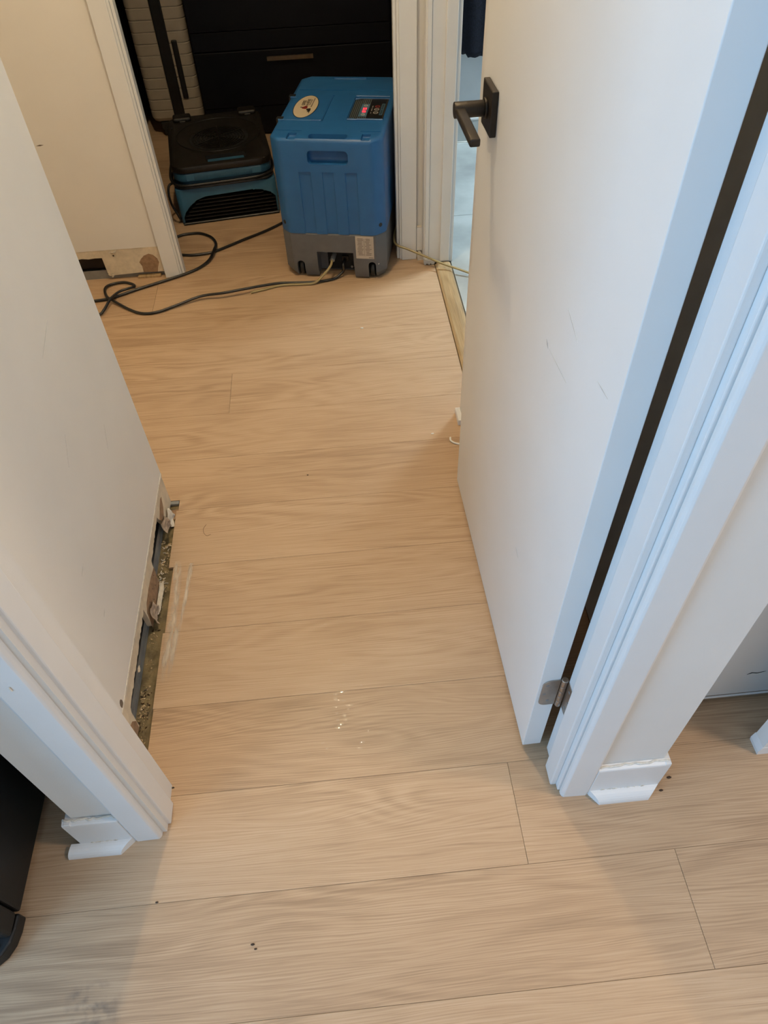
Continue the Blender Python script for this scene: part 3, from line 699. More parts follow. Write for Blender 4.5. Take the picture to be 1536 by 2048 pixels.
# oval sticker
stk = empty('sticker', (0.0745, 0.256, DHT + 0.0016), 0, dh)
def oval(rx, ry, n=40): return [(rx * math.cos(2 * math.pi * i / n), ry * math.sin(2 * math.pi * i / n)) for i in range(n)]
prism('sticker_rim', oval(0.0405, 0.0975), 'z', 0.0, 0.0004, 'ink', stk)
prism('sticker_face', oval(0.0380, 0.0945), 'z', 0.00042, 0.0007, 'cream', stk)
def bars(name, lst, z, mat, parent, th=0.0002):
    bm = bmesh.new()
    for a, b, c, d in lst: add_box(bm, a, b, c, d, z, z + th)
    return from_bm(name, bm, mat, parent)
rr = random.Random(2)
def glyphs(u0, u1, v0, v1, n, seed):
    """block letters seen from too far to read: vertical strokes with cross strokes, running along v"""
    r = random.Random(seed); out = []; w = (v1 - v0) / n
    for i in range(n):
        a = v0 + i * w + w * 0.1; b = a + w * 0.8; t = w * 0.24
        out.append((u0, u1, a, a + t))
        if r.random() < 0.7: out.append((u0, u1, b - t, b))
        for f in (0.0, 0.42, 0.82):
            if r.random() < 0.72: out.append((u0 + (u1 - u0) * f, u0 + (u1 - u0) * (f + 0.18), a, b))
    return out
bars('lettering', glyphs(-0.0175, -0.0060, 0.008, 0.050, 3, 1), 0.00072, 'ink', stk)
bars('lettering', glyphs(-0.0035, 0.0060, -0.004, 0.064, 5, 2), 0.00072, 'ink', stk)
bars('lettering', glyphs(0.0080, 0.0130, 0.010, 0.060, 7, 3), 0.00072, 'inkg', stk)
bars('underline', [(0.0165, 0.0200, -0.006, 0.070)], 0.00072, 'inkg', stk)
prism('red_emblem', [(-0.0100, -0.020), (0.0030, -0.024), (0.0080, -0.016), (0.0060, -0.002), (0.0000, 0.004), (-0.0060, -0.004), (-0.0115, -0.010)], 'z', 0.00072, 0.00092, 'redink', stk)
prism('black_emblem', [(0.0060, -0.022), (0.0190, -0.016), (0.0215, -0.030), (0.0200, -0.064), (0.0170, -0.046), (0.0120, -0.050), (0.0125, -0.036), (0.0070, -0.034)], 'z', 0.00072, 0.00092, 'ink', stk)
bars('emblem_stroke', [(-0.0170, -0.0105, -0.012, -0.006)], 0.00072, 'ink', stk)
# control panel
cp = empty('control_panel', (0.229, 0.163, DHT - 0.0050), 0, dh)
prism('panel_face', [(0.0, 0.0), (0.112, 0.0), (0.112, 0.181), (0.016, 0.181), (0.0, 0.168)], 'z', 0.0, 0.0020, 'blk', cp, 0.0004, 1)
bars('panel_edge', [(0.1085, 0.1115, 0.002, 0.179)], 0.0021, 'bronze', cp)
ln = []
for i in range(9):
    u = 0.004 + i * 0.0062
    if i < 4: ln.append((u, u + 0.0016, 0.004, 0.168))
    else: ln += [(u, u + 0.0016, 0.004, 0.026), (u, u + 0.0016, 0.136, 0.177)]
bars('stripe', ln, 0.0021, 'lines', cp)
bars('display_window', [(0.0285, 0.0560, 0.028, 0.134)], 0.0021, 'panelblue', cp, 0.0003)
def ringm(name, u, v, r0, r1, mat):
    bm = bmesh.new(); n = 20
    A = [bm.verts.new((u + r0 * math.cos(2 * math.pi * i / n), v + r0 * math.sin(2 * math.pi * i / n) * 1.15, 0.0026)) for i in range(n)]
    B = [bm.verts.new((u + r1 * math.cos(2 * math.pi * i / n), v + r1 * math.sin(2 * math.pi * i / n) * 1.15, 0.0026)) for i in range(n)]
    for i in range(n): bm.faces.new((A[i], A[(i + 1) % n], B[(i + 1) % n], B[i]))
    return from_bm(name, bm, mat, cp)
ringm('button_ring', 0.0430, 0.119, 0.0030, 0.0072, 'ring'); ringm('button_ring', 0.0430, 0.044, 0.0030, 0.0072, 'ring')
ringm('button_ring', 0.0830, 0.113, 0.0052, 0.0082, 'redring'); ringm('button_ring', 0.0830, 0.088, 0.0052, 0.0085, 'ring'); ringm('button_ring', 0.0830, 0.061, 0.0052, 0.0085, 'ring')
bars('button_mark', [(0.0820, 0.0840, 0.0850, 0.0910)], 0.0024, 'ring', cp); bars('button_mark', [(0.0810, 0.0850, 0.0600, 0.0620)], 0.0024, 'ring', cp)
bars('button_text', [(0.0660, 0.0678, 0.104, 0.118), (0.0660, 0.0678, 0.076, 0.098), (0.0660, 0.0678, 0.054, 0.064)], 0.0022, 'ring', cp)
bars('name_plate', [(0.0955, 0.1060, 0.042, 0.138)], 0.0021, 'panelblue', cp)
bars('name_letters', glyphs(0.0975, 0.1040, 0.046, 0.134, 8, 9), 0.0024, 'blk', cp)
def digit(v, segs):      # seven-segment figure running along v
    u0, u1 = 0.0375, 0.0490; a, b = v, v + 0.0135; t = 0.0030; mm_ = (u0 + u1) / 2
    d = {'a': (u0, u0 + t, a, b), 'g': (mm_ - t / 2, mm_ + t / 2, a, b), 'd': (u1 - t, u1, a, b), 'f': (u0, mm_, a, a + t), 'b': (u0, mm_, b - t, b), 'e': (mm_, u1, a, a + t), 'c': (mm_, u1, b - t, b)}
    return [d[s] for s in segs]
bars('led_digit', digit(0.086, 'abcdef'), 0.0026, 'led', cp); bars('led_digit', digit(0.062, 'abged'), 0.0026, 'led', cp)
# rating label on the lower body
rl = empty('rating_label', (0.2585, 0.0014, 0.0815), 0, dh)
box('label_sheet', (0, 0.0625, -0.0006, 0.0, 0, 0.0815), 'label', rl)
bm = bmesh.new(); rr = random.Random(21)
for i in range(12):
    z = 0.0715 - i * 0.0053
    add_box(bm, 0.006 + rr.uniform(0, 0.004), 0.026 + rr.uniform(-0.004, 0.002), -0.0009, -0.0006, z, z + 0.0016)
    add_box(bm, 0.033 + rr.uniform(0, 0.004), 0.050 + rr.uniform(-0.006, 0.006), -0.0009, -0.0006, z, z + 0.0016)
    add_box(bm, 0.003, 0.0595, -0.0008, -0.0006, z - 0.0016, z - 0.0012)
add_box(bm, 0.0295, 0.0303, -0.0008, -0.0006, 0.010, 0.072); add_box(bm, 0.044, 0.060, -0.0009, -0.0006, 0.0028, 0.0048)
from_bm('label_print', bm, 'inkg', rl)
# hose barb
cyl('hose_barb', (0.172, 0.0490, 0.070), (0.168, 0.018, 0.060), 0.0085, 'steel', dh, 16, 0.001)
box('power_inlet', (0.198, 0.222, 0.0440, 0.0500, 0.046, 0.064), 'blk', dh, 0.001, 1)

def D2W(u, v, z):
    c, s = math.cos(-0.215), math.sin(-0.215); return (-0.184 + u * c - v * s, 2.346 + u * s + v * c, z)
# cords and hoses
R_ = 0.0046
c1 = [D2W(0.209, 0.040, 0.054), D2W(0.207, 0.015, 0.046), (0.020, 2.318, 0.022), (-0.010, 2.304, 0.0055), (-0.045, 2.292, 0.0055), (-0.092, 2.288, 0.0055), (-0.150, 2.292, 0.006), (-0.207, 2.292, 0.009), (-0.262, 2.275, 0.015), (-0.335, 2.252, 0.020), (-0.402, 2.238, 0.020), (-0.480, 2.238, 0.014), (-0.560, 2.204, 0.008), (-0.623, 2.175, 0.0055), (-0.675, 2.173, 0.0055), (-0.723, 2.203, 0.0055), (-0.785, 2.256, 0.012), (-0.808, 2.276, 0.017), (-0.827, 2.330, 0.011), (-0.824, 2.362, 0.008), (-0.798, 2.380, 0.006), (-0.763, 2.381, 0.006), (-0.733, 2.362, 0.0065), (-0.724, 2.338, 0.012), (-0.739, 2.320, 0.017), (-0.766, 2.302, 0.019), (-0.782, 2.276, 0.021), (-0.793, 2.243, 0.022), (-0.809, 2.199, 0.012), (-0.830, 2.180, 0.006), (-0.93, 2.12, 0.0055)]
tag(tube('power_cord', c1, R_, 'blkrub'), 'black power cord running from the dehumidifier inlet and looping on the floor', 'cord')
c2 = [(-1.05, 2.27, 0.0055), (-0.90, 2.268, 0.0055), (-0.855, 2.274, 0.0055), (-0.812, 2.280, 0.0055), (-0.773, 2.297, 0.0055), (-0.720, 2.326, 0.0055), (-0.662, 2.354, 0.0055), (-0.596, 2.386, 0.0055), (-0.545, 2.413, 0.0055), (-0.502, 2.446, 0.006), (-0.469, 2.490, 0.010), (-0.454, 2.545, 0.018), (-0.452, 2.600, 0.012), (-0.474, 2.662, 0.006), (-0.514, 2.699, 0.0055), (-0.553, 2.706, 0.0055), (-0.600, 2.695, 0.0055), (-0.640, 2.650, 0.0055), (-0.642, 2.590, 0.0055), (-0.610, 2.556, 0.0055), (-0.571, 2.546, 0.0055), (-0.539, 2.540, 0.0055), (-0.502, 2.542, 0.0055), (-0.467, 2.549, 0.0055), (-0.430, 2.570, 0.0055), (-0.344, 2.631, 0.0055), (-0.268, 2.682, 0.0055), (-0.2, 2.74, 0.0055), (-0.14, 2.80, 0.0055), (-0.13, 2.90, 0.0055)]
tag(tube('extension_cord', c2, R_ + 0.0004, 'blkrub'), 'thick black extension cord coiling round the bedroom door casing towards the air mover', 'cord')
hz_old = [D2W(0.168, 0.020, 0.0605), D2W(0.163, -0.004, 0.048), (-0.055, 2.288, 0.026), (-0.085, 2.272, 0.0060), (-0.120, 2.268, 0.0050), (-0.160, 2.276, 0.0050), (-0.215, 2.278, 0.0050), (-0.262, 2.262, 0.0050), (-0.34, 2.240, 0.0050), (-0.42, 2.226, 0.0050), (-0.50, 2.215, 0.0050)]
hz = hz_old[:3] + [(-0.085, 2.279, 0.0075), (-0.120, 2.280, 0.0050), (-0.160, 2.283, 0.0048), (-0.210, 2.283, 0.0048), (-0.262, 2.266, 0.0048), (-0.310, 2.252, 0.0048)]
o = tube('drain_hose', hz, 0.0042, 'tube', dh); o.matrix_parent_inverse = (Matrix.Translation(dh.location) @ Matrix.Rotation(-0.215, 4, 'Z')).inverted()
yt = [(0.285, 2.72, 0.15), (0.2560, 2.600, 0.105), (0.2330, 2.515, 0.085), (0.2145, 2.440, 0.070), (0.2200, 2.398, 0.0625), (0.258, 2.376, 0.0545), (0.312, 2.344, 0.042), (0.372, 2.305, 0.030), (0.424, 2.275, 0.022), (0.475, 2.245, 0.014), (0.55, 2.20, 0.0075), (0.66, 2.15, 0.0075)]
tag(tube('vinyl_tube', yt, 0.0040, 'tube'), 'yellowish clear tube passing from behind the dehumidifier into the bathroom', 'hose')

# ------------------------------------------------------------------ AIR MOVER (low fan)
fn = empty('air_mover', (-0.596, 2.784, 0), 0.135)
tag(fn, 'low teal and black air mover fan with louvred outlet by the bedroom door', 'fan')
FW, FD = 0.385, 0.50
def rrect(x0, x1, y0, y1, r, n=6):
    out = []
    for cx, cy, a0 in ((x1 - r, y1 - r, 0), (x0 + r, y1 - r, 90), (x0 + r, y0 + r, 180), (x1 - r, y0 + r, 270)):
        for i in range(n + 1):
            a = math.radians(a0 + 90 * i / n); out.append((cx + r * math.cos(a), cy + r * math.sin(a)))
    return out
# lid
lid = prism('lid', rrect(0.004, FW + 0.004, -0.004, FD + 0.004, 0.055), 'z', 0.196, 0.222, 'dust', fn, 0.006, 2)
def cutl(o): o.parent = fn; return o
bmc = bmesh.new(); add_cyl(bmc, (0.203, 0.275, 0.207), (0.203, 0.275, 0.2235), 0.124, 0.166, 56); k1 = from_bm('cutter', bmc, None)
k2 = box('cutter', (0.140, 0.292, 0.020, 0.078, 0.204, 0.25), None, None, 0.004, 2)
k3 = box('cutter', (0.018, 0.026, 0.10, 0.40, 0.217, 0.25), None); k4 = box('cutter', (0.362, 0.370, 0.10, 0.40, 0.217, 0.25), None)
cut(lid, [cutl(k1), cutl(k2), cutl(k3), cutl(k4)]); shade_auto(lid, 30)
for x in (0.030, 0.300):
    box('stack_lug', (x, x + 0.075, FD - 0.060, FD - 0.004, 0.2205, 0.238), 'dust', fn, 0.012, 3)
    box('lug_slot', (x + 0.026, x + 0.052, FD - 0.066, FD - 0.058, 0.2205, 0.228), 'blk', fn, 0.002, 1)
box('handle_bar', (0.146, 0.286, 0.026, 0.068, 0.2042, 0.2130), 'teal2', fn, 0.003, 2)
# inlet grille: concentric rings and spokes over a dark throat
gr = empty('inlet_grille', (0.203, 0.275, 0.2075), 0, fn)
cyl('throat', (0, 0, -0.0004), (0, 0, 0.0006), 0.118, 'void', gr, 48)
for i in range(9):
    r = 0.012 + i * 0.0115
    bm = bmesh.new(); n = 40
    pts = [Vector((r * math.cos(2 * math.pi * k / n), r * math.sin(2 * math.pi * k / n), 0.0030)) for k in range(n)]
    V = []
    for p in pts:
        d = p.copy(); d.z = 0; d.normalize(); V.append([bm.verts.new(p + d * a + Vector((0, 0, b))) for a, b in ((0.0016, -0.0012), (0.0016, 0.0012), (-0.0016, 0.0012), (-0.0016, -0.0012))])
    for k in range(n):
        for j in range(4): bm.faces.new((V[k][j], V[(k + 1) % n][j], V[(k + 1) % n][(j + 1) % 4], V[k][(j + 1) % 4]))
    from_bm('grille_ring', bm, 'dust', gr)
for i in range(3):
    a = math.radians(30 + 60 * i); bm = bmesh.new(); add_tube(bm, [Vector((-0.112 * math.cos(a), -0.112 * math.sin(a), 0.0048)), Vector((0, 0, 0.0050)), Vector((0.112 * math.cos(a), 0.112 * math.sin(a), 0.0048))], 0.0018, 6)
    from_bm('grille_spoke', bm, 'dust', gr)
tube('inlet_rim', [(0.203 + 0.166 * math.cos(2 * math.pi * i / 40), 0.275 + 0.166 * math.sin(2 * math.pi * i / 40), 0.2222) for i in range(41)], 0.0022, 'blk', fn, 6, 2)
# upper band, cord groove, lower body
ub = prism('upper_band', rrect(0.006, FW, 0.0, FD - 0.004, 0.055), 'z', 0.166, 0.1955, 'teal2', fn, 0.003, 2); shade_auto(ub, 30)
for x0, x1 in ((0.055, 0.085), (0.305, 0.340)): box('band_badge', (x0, x1, -0.0016, 0.0022, 0.169, 0.193), 'teal', fn, 0.0006, 1)
cg = prism('cord_groove', rrect(0.024, FW - 0.018, 0.018, FD - 0.022, 0.045), 'z', 0.140, 0.1655, 'teal2', fn); shade_auto(cg, 30)
bm = bmesh.new(); add_prism(bm, rrect(0.0, FW + 0.006, 0.0, FD - 0.006, 0.020, 4), 'z', 0.003, 0.1395)
bmesh.ops.recalc_face_normals(bm, faces=bm.faces); bev(bm, 0.006, 2, [e for e in bm.edges if all(v.co.z > 0.139 for v in e.verts)])
body = from_bm('lower_body', bm, 'teal', fn)
arch = [(0.012, -0.02), (FW - 0.004, -0.02), (FW - 0.004, 0.070), (FW - 0.020, 0.088), (FW - 0.055, 0.103), (FW - 0.09, 0.108), (0.110, 0.104), (0.075, 0.094), (0.045, 0.074), (0.022, 0.050), (0.012, 0.030)]
k = prism('cutter', arch, 'y', -0.05, 0.085, None); k.parent = fn
cut(body, [k]); shade_auto(body, 30)
ot = empty('outlet', (0, 0, 0), 0, fn)
prism('outlet_back', [(0.013, 0.004)] + [(x, z - 0.001) for x, z in arch[1:] if z > 0][::-1][::-1] + [(FW - 0.005, 0.004)][:0], 'y', 0.0795, 0.084, 'void', ot)
zz = [0.020, 0.034, 0.048, 0.062, 0.076, 0.090]
for z in zz:
    x0 = 0.014 if z < 0.03 else 0.014 + max(0, (z - 0.03)) * 1.15; x1 = FW - 0.006 if z < 0.07 else FW - 0.006 - (z - 0.07) * 2.2
    bm = bmesh.new(); add_prism(bm, [(0.004, z - 0.0015), (0.030, z + 0.0045), (0.030, z + 0.0070), (0.004, z + 0.0010)], 'x', x0, x1); from_bm('louvre', bm, 'blk', ot)
box('sill', (0.004, FW + 0.002, -0.004, 0.060, 0.001, 0.0095), 'blk', ot, 0.002, 1)
for x in (0.112, 0.300): cyl('vent_screw', (x, 0.001, 0.110), (x, -0.0012, 0.110), 0.0042, 'teal', fn, 14)
# its own cord wound in the groove
cw = [(0.012, 0.300, 0.152), (-0.004, 0.200, 0.154), (-0.006, 0.060, 0.156), (0.030, -0.004, 0.157), (0.130, -0.012, 0.157), (0.250, -0.012, 0.158), (0.345, -0.004, 0.159), (0.388, 0.050, 0.160), (0.390, 0.200, 0.158), (0.380, 0.36, 0.155)]
tube('wound_cord', cw, 0.0048, 'blkrub', fn)
cw2 = [(0.010, 0.22, 0.142), (-0.004, 0.10, 0.1455), (0.020, 0.008, 0.1465), (0.090, -0.006, 0.1465), (0.200, -0.009, 0.1470), (0.310, -0.006, 0.1470), (0.372, 0.012, 0.1475), (0.391, 0.10, 0.148)]
tube('wound_cord', cw2, 0.0048, 'blkrub', fn)
cw3 = [(0.000, 0.05, 0.150), (-0.018, 0.030, 0.148), (-0.026, 0.022, 0.120), (-0.024, 0.020, 0.080), (-0.012, 0.014, 0.045), (-0.0055, 0.020, 0.020), (-0.007, 0.06, 0.006)]
tube('loose_cord', cw3, 0.0046, 'blkrub', fn)

# ------------------------------------------------------------------ SUITCASE
sc = empty('suitcase', (-0.788, 3.68, 0), -0.02)
tag(sc, 'upright grey-beige hard suitcase with black zip band behind the air mover', 'suitcase')
SH0, SH1 = 0.066, 0.70
def half_outline(x0, x1, flip, i):
    """plan of one shell half: square at the zip, rounded on the outside, shrunk by i"""
    xo, xi = (x1, x0) if flip else (x0, x1); sg = 1 if flip else -1; r = 0.032; out = [(xi, i)]
    for k in range(7):
        a = math.pi / 2 * k / 6; out.append((xo - sg * (r - (r - i) * math.sin(a)), r - (r - i) * math.cos(a)))
    for k in range(7):
        a = math.pi / 2 * k / 6; out.append((xo - sg * (r - (r - i) * math.cos(a)), 0.44 - r + (r - i) * math.sin(a)))
    out.append((xi, 0.44 - i)); return out
for x0, x1, flip in ((-0.020, 0.088, 0), (0.140, 0.226, 1)):
    lv = [(SH0, 0.020), (SH0 + 0.006, 0.009), (SH0 + 0.020, 0.0)]
    z = SH0 + 0.052
    while z < SH1 - 0.05:
        lv += [(z - 0.0035, 0.0), (z - 0.0012, 0.0032), (z + 0.0012, 0.0032), (z + 0.0035, 0.0)]; z += 0.0445
    lv += [(SH1 - 0.020, 0.0), (SH1 - 0.006, 0.009), (SH1, 0.020)]
    bm = bmesh.new(); rg = [[bm.verts.new((x, y, zz_)) for x, y in half_outline(x0, x1, flip, i_)] for zz_, i_ in lv]
    bm.faces.new(rg[0]); bm.faces.new(rg[-1])
    for A, B in zip(rg, rg[1:]):
        for k in range(len(A)): bm.faces.new((A[k], A[(k + 1) % len(A)], B[(k + 1) % len(A)], B[k]))
    o = from_bm('shell_half', bm, 'case', sc); shade_auto(o, 28)
box('zip_band', (0.0885, 0.1395, 0.004, 0.436, SH0 + 0.004, SH1 - 0.004), 'blk', sc, 0.006, 2)
box('side_handle', (0.1500, 0.1745, -0.010, 0.001, 0.165, 0.400), 'blk', sc, 0.006, 3)
for x in (0.012, 0.180):
    w = empty('caster', (x + 0.022, 0.030, 0), 0, sc)
    box('caster_fork', (-0.018, 0.018, -0.020, 0.024, 0.030, 0.066), 'blk', w, 0.005, 2)
    cyl('caster_wheel', (-0.012, 0.004, 0.025), (0.012, 0.004, 0.025), 0.0248, 'blkrub', w, 20, 0.003)
for x in (0.012, 0.180):
    cyl('rear_wheel', (x + 0.010, 0.40, 0.033), (x + 0.034, 0.40, 0.033), 0.033, 'blkrub', sc, 20, 0.003)

# ------------------------------------------------------------------ DRESSER and added dark block
ds = empty('dresser', (-0.550, 3.62, 0))
tag(ds, 'dark navy dresser with bronze bar pull behind the dehumidifier', 'dresser')
box('carcass', (0.0, 0.878, 0.020, 0.47, 0.012, 0.94), 'navy', ds, 0.003, 1)
for z0, z1 in ((0.1310, 0.3540), (0.4320, 0.655), (0.6600, 0.900)):
    d = empty('drawer', (0, 0, 0), 0, ds)
    box('drawer_front', (0.006, 0.872, 0.0, 0.0195, z0, z1), 'navy', d, 0.0025, 2)
    p = empty('pull', (0, 0, 0), 0, d) if False else None
    bm = bmesh.new(); add_box(bm, 0.322, 0.526, -0.020, -0.010, z1 - 0.038, z1 - 0.022); add_box(bm, 0.335, 0.345, -0.011, 0.001, z1 - 0.034, z1 - 0.026); add_box(bm, 0.503, 0.513, -0.011, 0.001, z1 - 0.034, z1 - 0.026)
    from_bm('bar_pull', bm, 'bronze', d)
box('rail', (0.006, 0.872, 0.004, 0.0195, 0.3575, 0.4285), 'navy', ds, 0.002, 1)
box('plinth', (0.006, 0.872, 0.006, 0.0195, 0.012, 0.1270), 'navy', ds, 0.002, 1)
bc = empty('shade_filler', (-1.62, 3.55, 0))  # added black box filling what is only a shadowed area of the bedroom
tag(bc, 'added black block standing in for the shadowed area left of the suitcase', 'shade_filler')
box('carcass', (0.0, 0.765, 0.02, 0.55, 0.06, 1.30), 'navy', bc, 0.003, 1)
box('filler_panel', (0.004, 0.380, 0.0, 0.0195, 0.065, 1.295), 'navy', bc, 0.002, 1); box('filler_panel', (0.384, 0.761, 0.0, 0.0195, 0.065, 1.295), 'navy', bc, 0.002, 1)
for x in (0.03, 0.70): 
    for y in (0.05, 0.50): cyl('leg', (x, y, 0.0), (x, y, 0.061), 0.015, 'blk', bc, 14)

# ------------------------------------------------------------------ TOWEL in the bathroom
tw = empty('bath_towel', (0.56, 3.335, 0))
tag(tw, 'dark navy waffle towel hanging in the bathroom behind the door', 'towel')
bm = bmesh.new(); nx, nz = 46, 40; G = []
for j in range(nz + 1):
    row = []
    for i in range(nx + 1):
        u = i / nx; v = j / nz
        x = u * 0.44; y = 0.012 * math.sin(u * 15 + 0.6) + 0.007 * math.sin(u * 31)
        zb = 0.378 - 0.020 * (1 if 0.13 < u else 0) - 0.006 * math.sin(u * 22) + 0.004 * math.sin(u * 55)
        row.append((x, y, zb + (1.12 - zb) * v))
    G.append(row)
F_ = [[bm.verts.new((x, y - 0.008, z)) for x, y, z in r] for r in G]; K_ = [[bm.verts.new((x, y + 0.008, z)) for x, y, z in r] for r in G]
for j in range(nz):
    for i in range(nx):
        bm.faces.new((F_[j][i], F_[j][i + 1], F_[j + 1][i + 1], F_[j + 1][i])); bm.faces.new((K_[j][i], K_[j + 1][i], K_[j + 1][i + 1], K_[j][i + 1]))
for i in range(nx):
    bm.faces.new((F_[0][i], K_[0][i], K_[0][i + 1], F_[0][i + 1])); bm.faces.new((F_[nz][i], F_[nz][i + 1], K_[nz][i + 1], K_[nz][i]))
for j in range(nz):
    bm.faces.new((F_[j][0], F_[j + 1][0], K_[j + 1][0], K_[j][0])); bm.faces.new((F_[j][nx], K_[j][nx], K_[j + 1][nx], F_[j + 1][nx]))
from_bm('cloth', bm, 'towel', tw, True)
tb = empty('towel_bar', (0.52, 3.335, 1.13)); tag(tb, 'towel bar on the bathroom wall above the navy towel', 'towel bar')
cyl('rod', (0.0, 0, 0), (0.52, 0, 0), 0.008, 'hbrz', tb, 16)
for x in (0.01, 0.51): cyl('bracket', (x, 0, 0), (x, 0.058, 0), 0.010, 'hbrz', tb, 16)

# ------------------------------------------------------------------ MINI FRIDGE at the left edge
fr = empty('mini_fridge', (-1.115, 0.285, 0))
tag(fr, 'black mini fridge at the left edge beside the wall corner', 'fridge')
box('cabinet_body', (0.0, 0.480, 0.055, 0.560, 0.024, 0.84), 'fridge', fr, 0.004, 2)
box('fridge_door', (0.0, 0.480, 0.014, 0.052, 0.036, 0.84), 'fridge', fr, 0.006, 2)
ftb = empty('front_foot', (0.455, 0.0, 0), 0, fr)
prism('foot_bracket', [(-0.060, -0.030), (-0.022, -0.028), (-0.002, -0.021), (0.013, -0.009), (0.0225, 0.008), (0.0265, 0.028), (0.027, 0.052), (-0.060, 0.052)], 'z', 0.0, 0.031, 'blk', ftb, 0.004, 2)
cyl('foot_screw', (0.000, 0.004, 0.0305), (0.000, 0.004, 0.0350), 0.0050, 'steel', ftb, 14, 0.0008)
box('foot_slot', (-0.006, 0.004, -0.018, -0.004, 0.0306, 0.0314), 'void', ftb)
for x, y in ((0.03, 0.05), (0.03, 0.52), (0.45, 0.52)): cyl('rear_foot', (x, y, 0.0), (x, y, 0.0245), 0.016, 'blk', fr, 14)

# ------------------------------------------------------------------ small stuff on the floor
def crumbs(name, n, region, size, mat, seed, z=0.0):
    r = random.Random(seed); bm = bmesh.new()
    for i in range(n):
        x = r.uniform(region[0], region[1])
        t = r.random(); y = region[2] + (region[3] - region[2]) * t
        s = r.uniform(size[0], size[1])
        mt = Matrix.Translation((x, y, z + s * 0.25)) @ Matrix.Rotation(r.uniform(0, 6.28), 4, 'Z') @ Matrix.Rotation(r.uniform(-0.5, 0.5), 4, 'X') @ Matrix.Diagonal((s * r.uniform(0.6, 1.8), s * r.uniform(0.5, 1.0), s * r.uniform(0.3, 0.6), 1))
        g = bmesh.ops.create_icosphere(bm, subdivisions=1, radius=0.5, matrix=mt)
        for v in g['verts']: v.co += Vector((r.uniform(-1, 1), r.uniform(-1, 1), r.uniform(-1, 1))) * s * 0.10
    return from_bm(name, bm, mat)
SZ = -0.0085
d = crumbs('drywall_debris', 70, (-0.494, -0.471, 1.00, 1.16), (0.002, 0.0075), 'crumb', 1, SZ)
rdb = random.Random(77); bmd = bmesh.new(); bmd.from_mesh(d.data)
def more(n, reg, size):
    for i in range(n):
        s = rdb.uniform(*size)
        mt = Matrix.Translation((rdb.uniform(reg[0], reg[1]), rdb.uniform(reg[2], reg[3]), SZ + s * 0.25)) @ Matrix.Rotation(rdb.uniform(0, 6.28), 4, 'Z') @ Matrix.Diagonal((s * rdb.uniform(0.6, 1.7), s * rdb.uniform(0.5, 1), s * rdb.uniform(0.3, 0.6), 1))
        bmesh.ops.create_icosphere(bmd, subdivisions=1, radius=0.5, matrix=mt)
more(26, (-0.492, -0.474, 0.93, 1.00), (0.002, 0.006)); more(16, (-0.492, -0.476, 0.86, 0.90), (0.0015, 0.005))
more(80, (-0.494, -0.474, 0.66, 0.77), (0.002, 0.006)); more(14, (-0.492, -0.474, 0.80, 0.83), (0.0015, 0.004)); more(40, (-0.492, -0.472, 0.60, 0.65), (0.002, 0.006))
bmd.to_mesh(d.data); bmd.free()
tag(d, 'wet crumbs of drywall in the open strip along the hall wall', 'debris', kind='stuff')
d = crumbs('rust_debris', 36, (-0.494, -0.472, 0.66, 0.76), (0.002, 0.006), 'crumbd', 6, SZ)
tag(d, 'dark brown rusty crumbs in the near end of the open strip', 'debris', kind='stuff')
d = crumbs('dark_grit', 9, (-0.490, -0.468, 0.90, 0.99), (0.002, 0.007), 'crumbd', 16, SZ)
tag(d, 'dark grit beside the middle of the open strip', 'debris', kind='stuff')
# curls of wet paper in the strip
r = random.Random(31); bm = bmesh.new()
for i in range(16):
    x = r.uniform(-0.492, -0.474); y = r.uniform(1.02, 1.15); a = r.uniform(0, 6.28); L = r.uniform(0.006, 0.014); k = r.uniform(-1.5, 1.5)
    pts = [Vector((x + math.cos(a + k * t) * L * (t - 0.5), y + math.sin(a + k * t) * L * (t - 0.5), SZ + 0.0015)) for t in (0, 0.33, 0.66, 1)]
    add_tube(bm, pts, 0.0011, 5)
tag(from_bm('paper_curls', bm, 'gyps', None, True), 'pale curls of wet paper at the far end of the open strip', 'debris', kind='stuff')
# broken end under the plank notch
o = prism('plank_scrap', [(-0.489, 1.262), (-0.4655, 1.266), (-0.4660, 1.240), (-0.478, 1.222), (-0.486, 1.214)], 'z', SZ, SZ + 0.003, 'brown'); tag(o, 'torn brown paper scrap at the far end of the open strip', 'scrap')
o = box('metal_edge', (-0.4895, -0.4650, 1.279, 1.2905, SZ, 0.0005), 'steel', None, 0.001, 1); tag(o, 'grey metal edge piece across the end of the open strip', 'metal strip')
# paint curl by the door and two specks
o = tube('paint_curl', [(0.2715, 1.437, 0.005), (0.2705, 1.428, 0.0035), (0.275, 1.420, 0.0032), (0.284, 1.413, 0.0032), (0.300, 1.407, 0.003)], 0.0026, 'white', None, 6, 5); tag(o, 'white peeled paint curl on the floor by the open door', 'paint peel')
def speck(x, y, s, mat, label, cat):
    bm = bmesh.new(); bmesh.ops.create_icosphere(bm, subdivisions=1, radius=s, matrix=Matrix.Translation((x, y, s * 0.35)) @ Matrix.Diagonal((1.5, 0.8, 0.5, 1)))
    o = from_bm('floor_speck', bm, mat); tag(o, label, cat); return o
speck(0.063, 1.993, 0.004, 'white', 'white paint speck on the floor in front of the threshold', 'speck')
speck(0.225, 1.462, 0.0035, 'white', 'white paint speck on the floor near the peeled curl', 'speck')
speck(-0.241, 0.258, 0.0026, 'dark', 'dark speck on the nearest floor board left of centre', 'speck')
speck(-0.236, 0.251, 0.0020, 'dark', 'tiny dark crumb at the bottom of the floor', 'speck')
speck(-0.410, 0.338, 0.0022, 'dark', 'dark dot on the plank seam in front of the left casing', 'speck')
speck(-0.128, 1.343, 0.0020, 'dark', 'dark dot on the hall floor in the middle of the hall', 'speck')
speck(-0.403, 0.536, 0.0024, 'dark', 'dark dot beside the foot of the left jamb', 'speck')
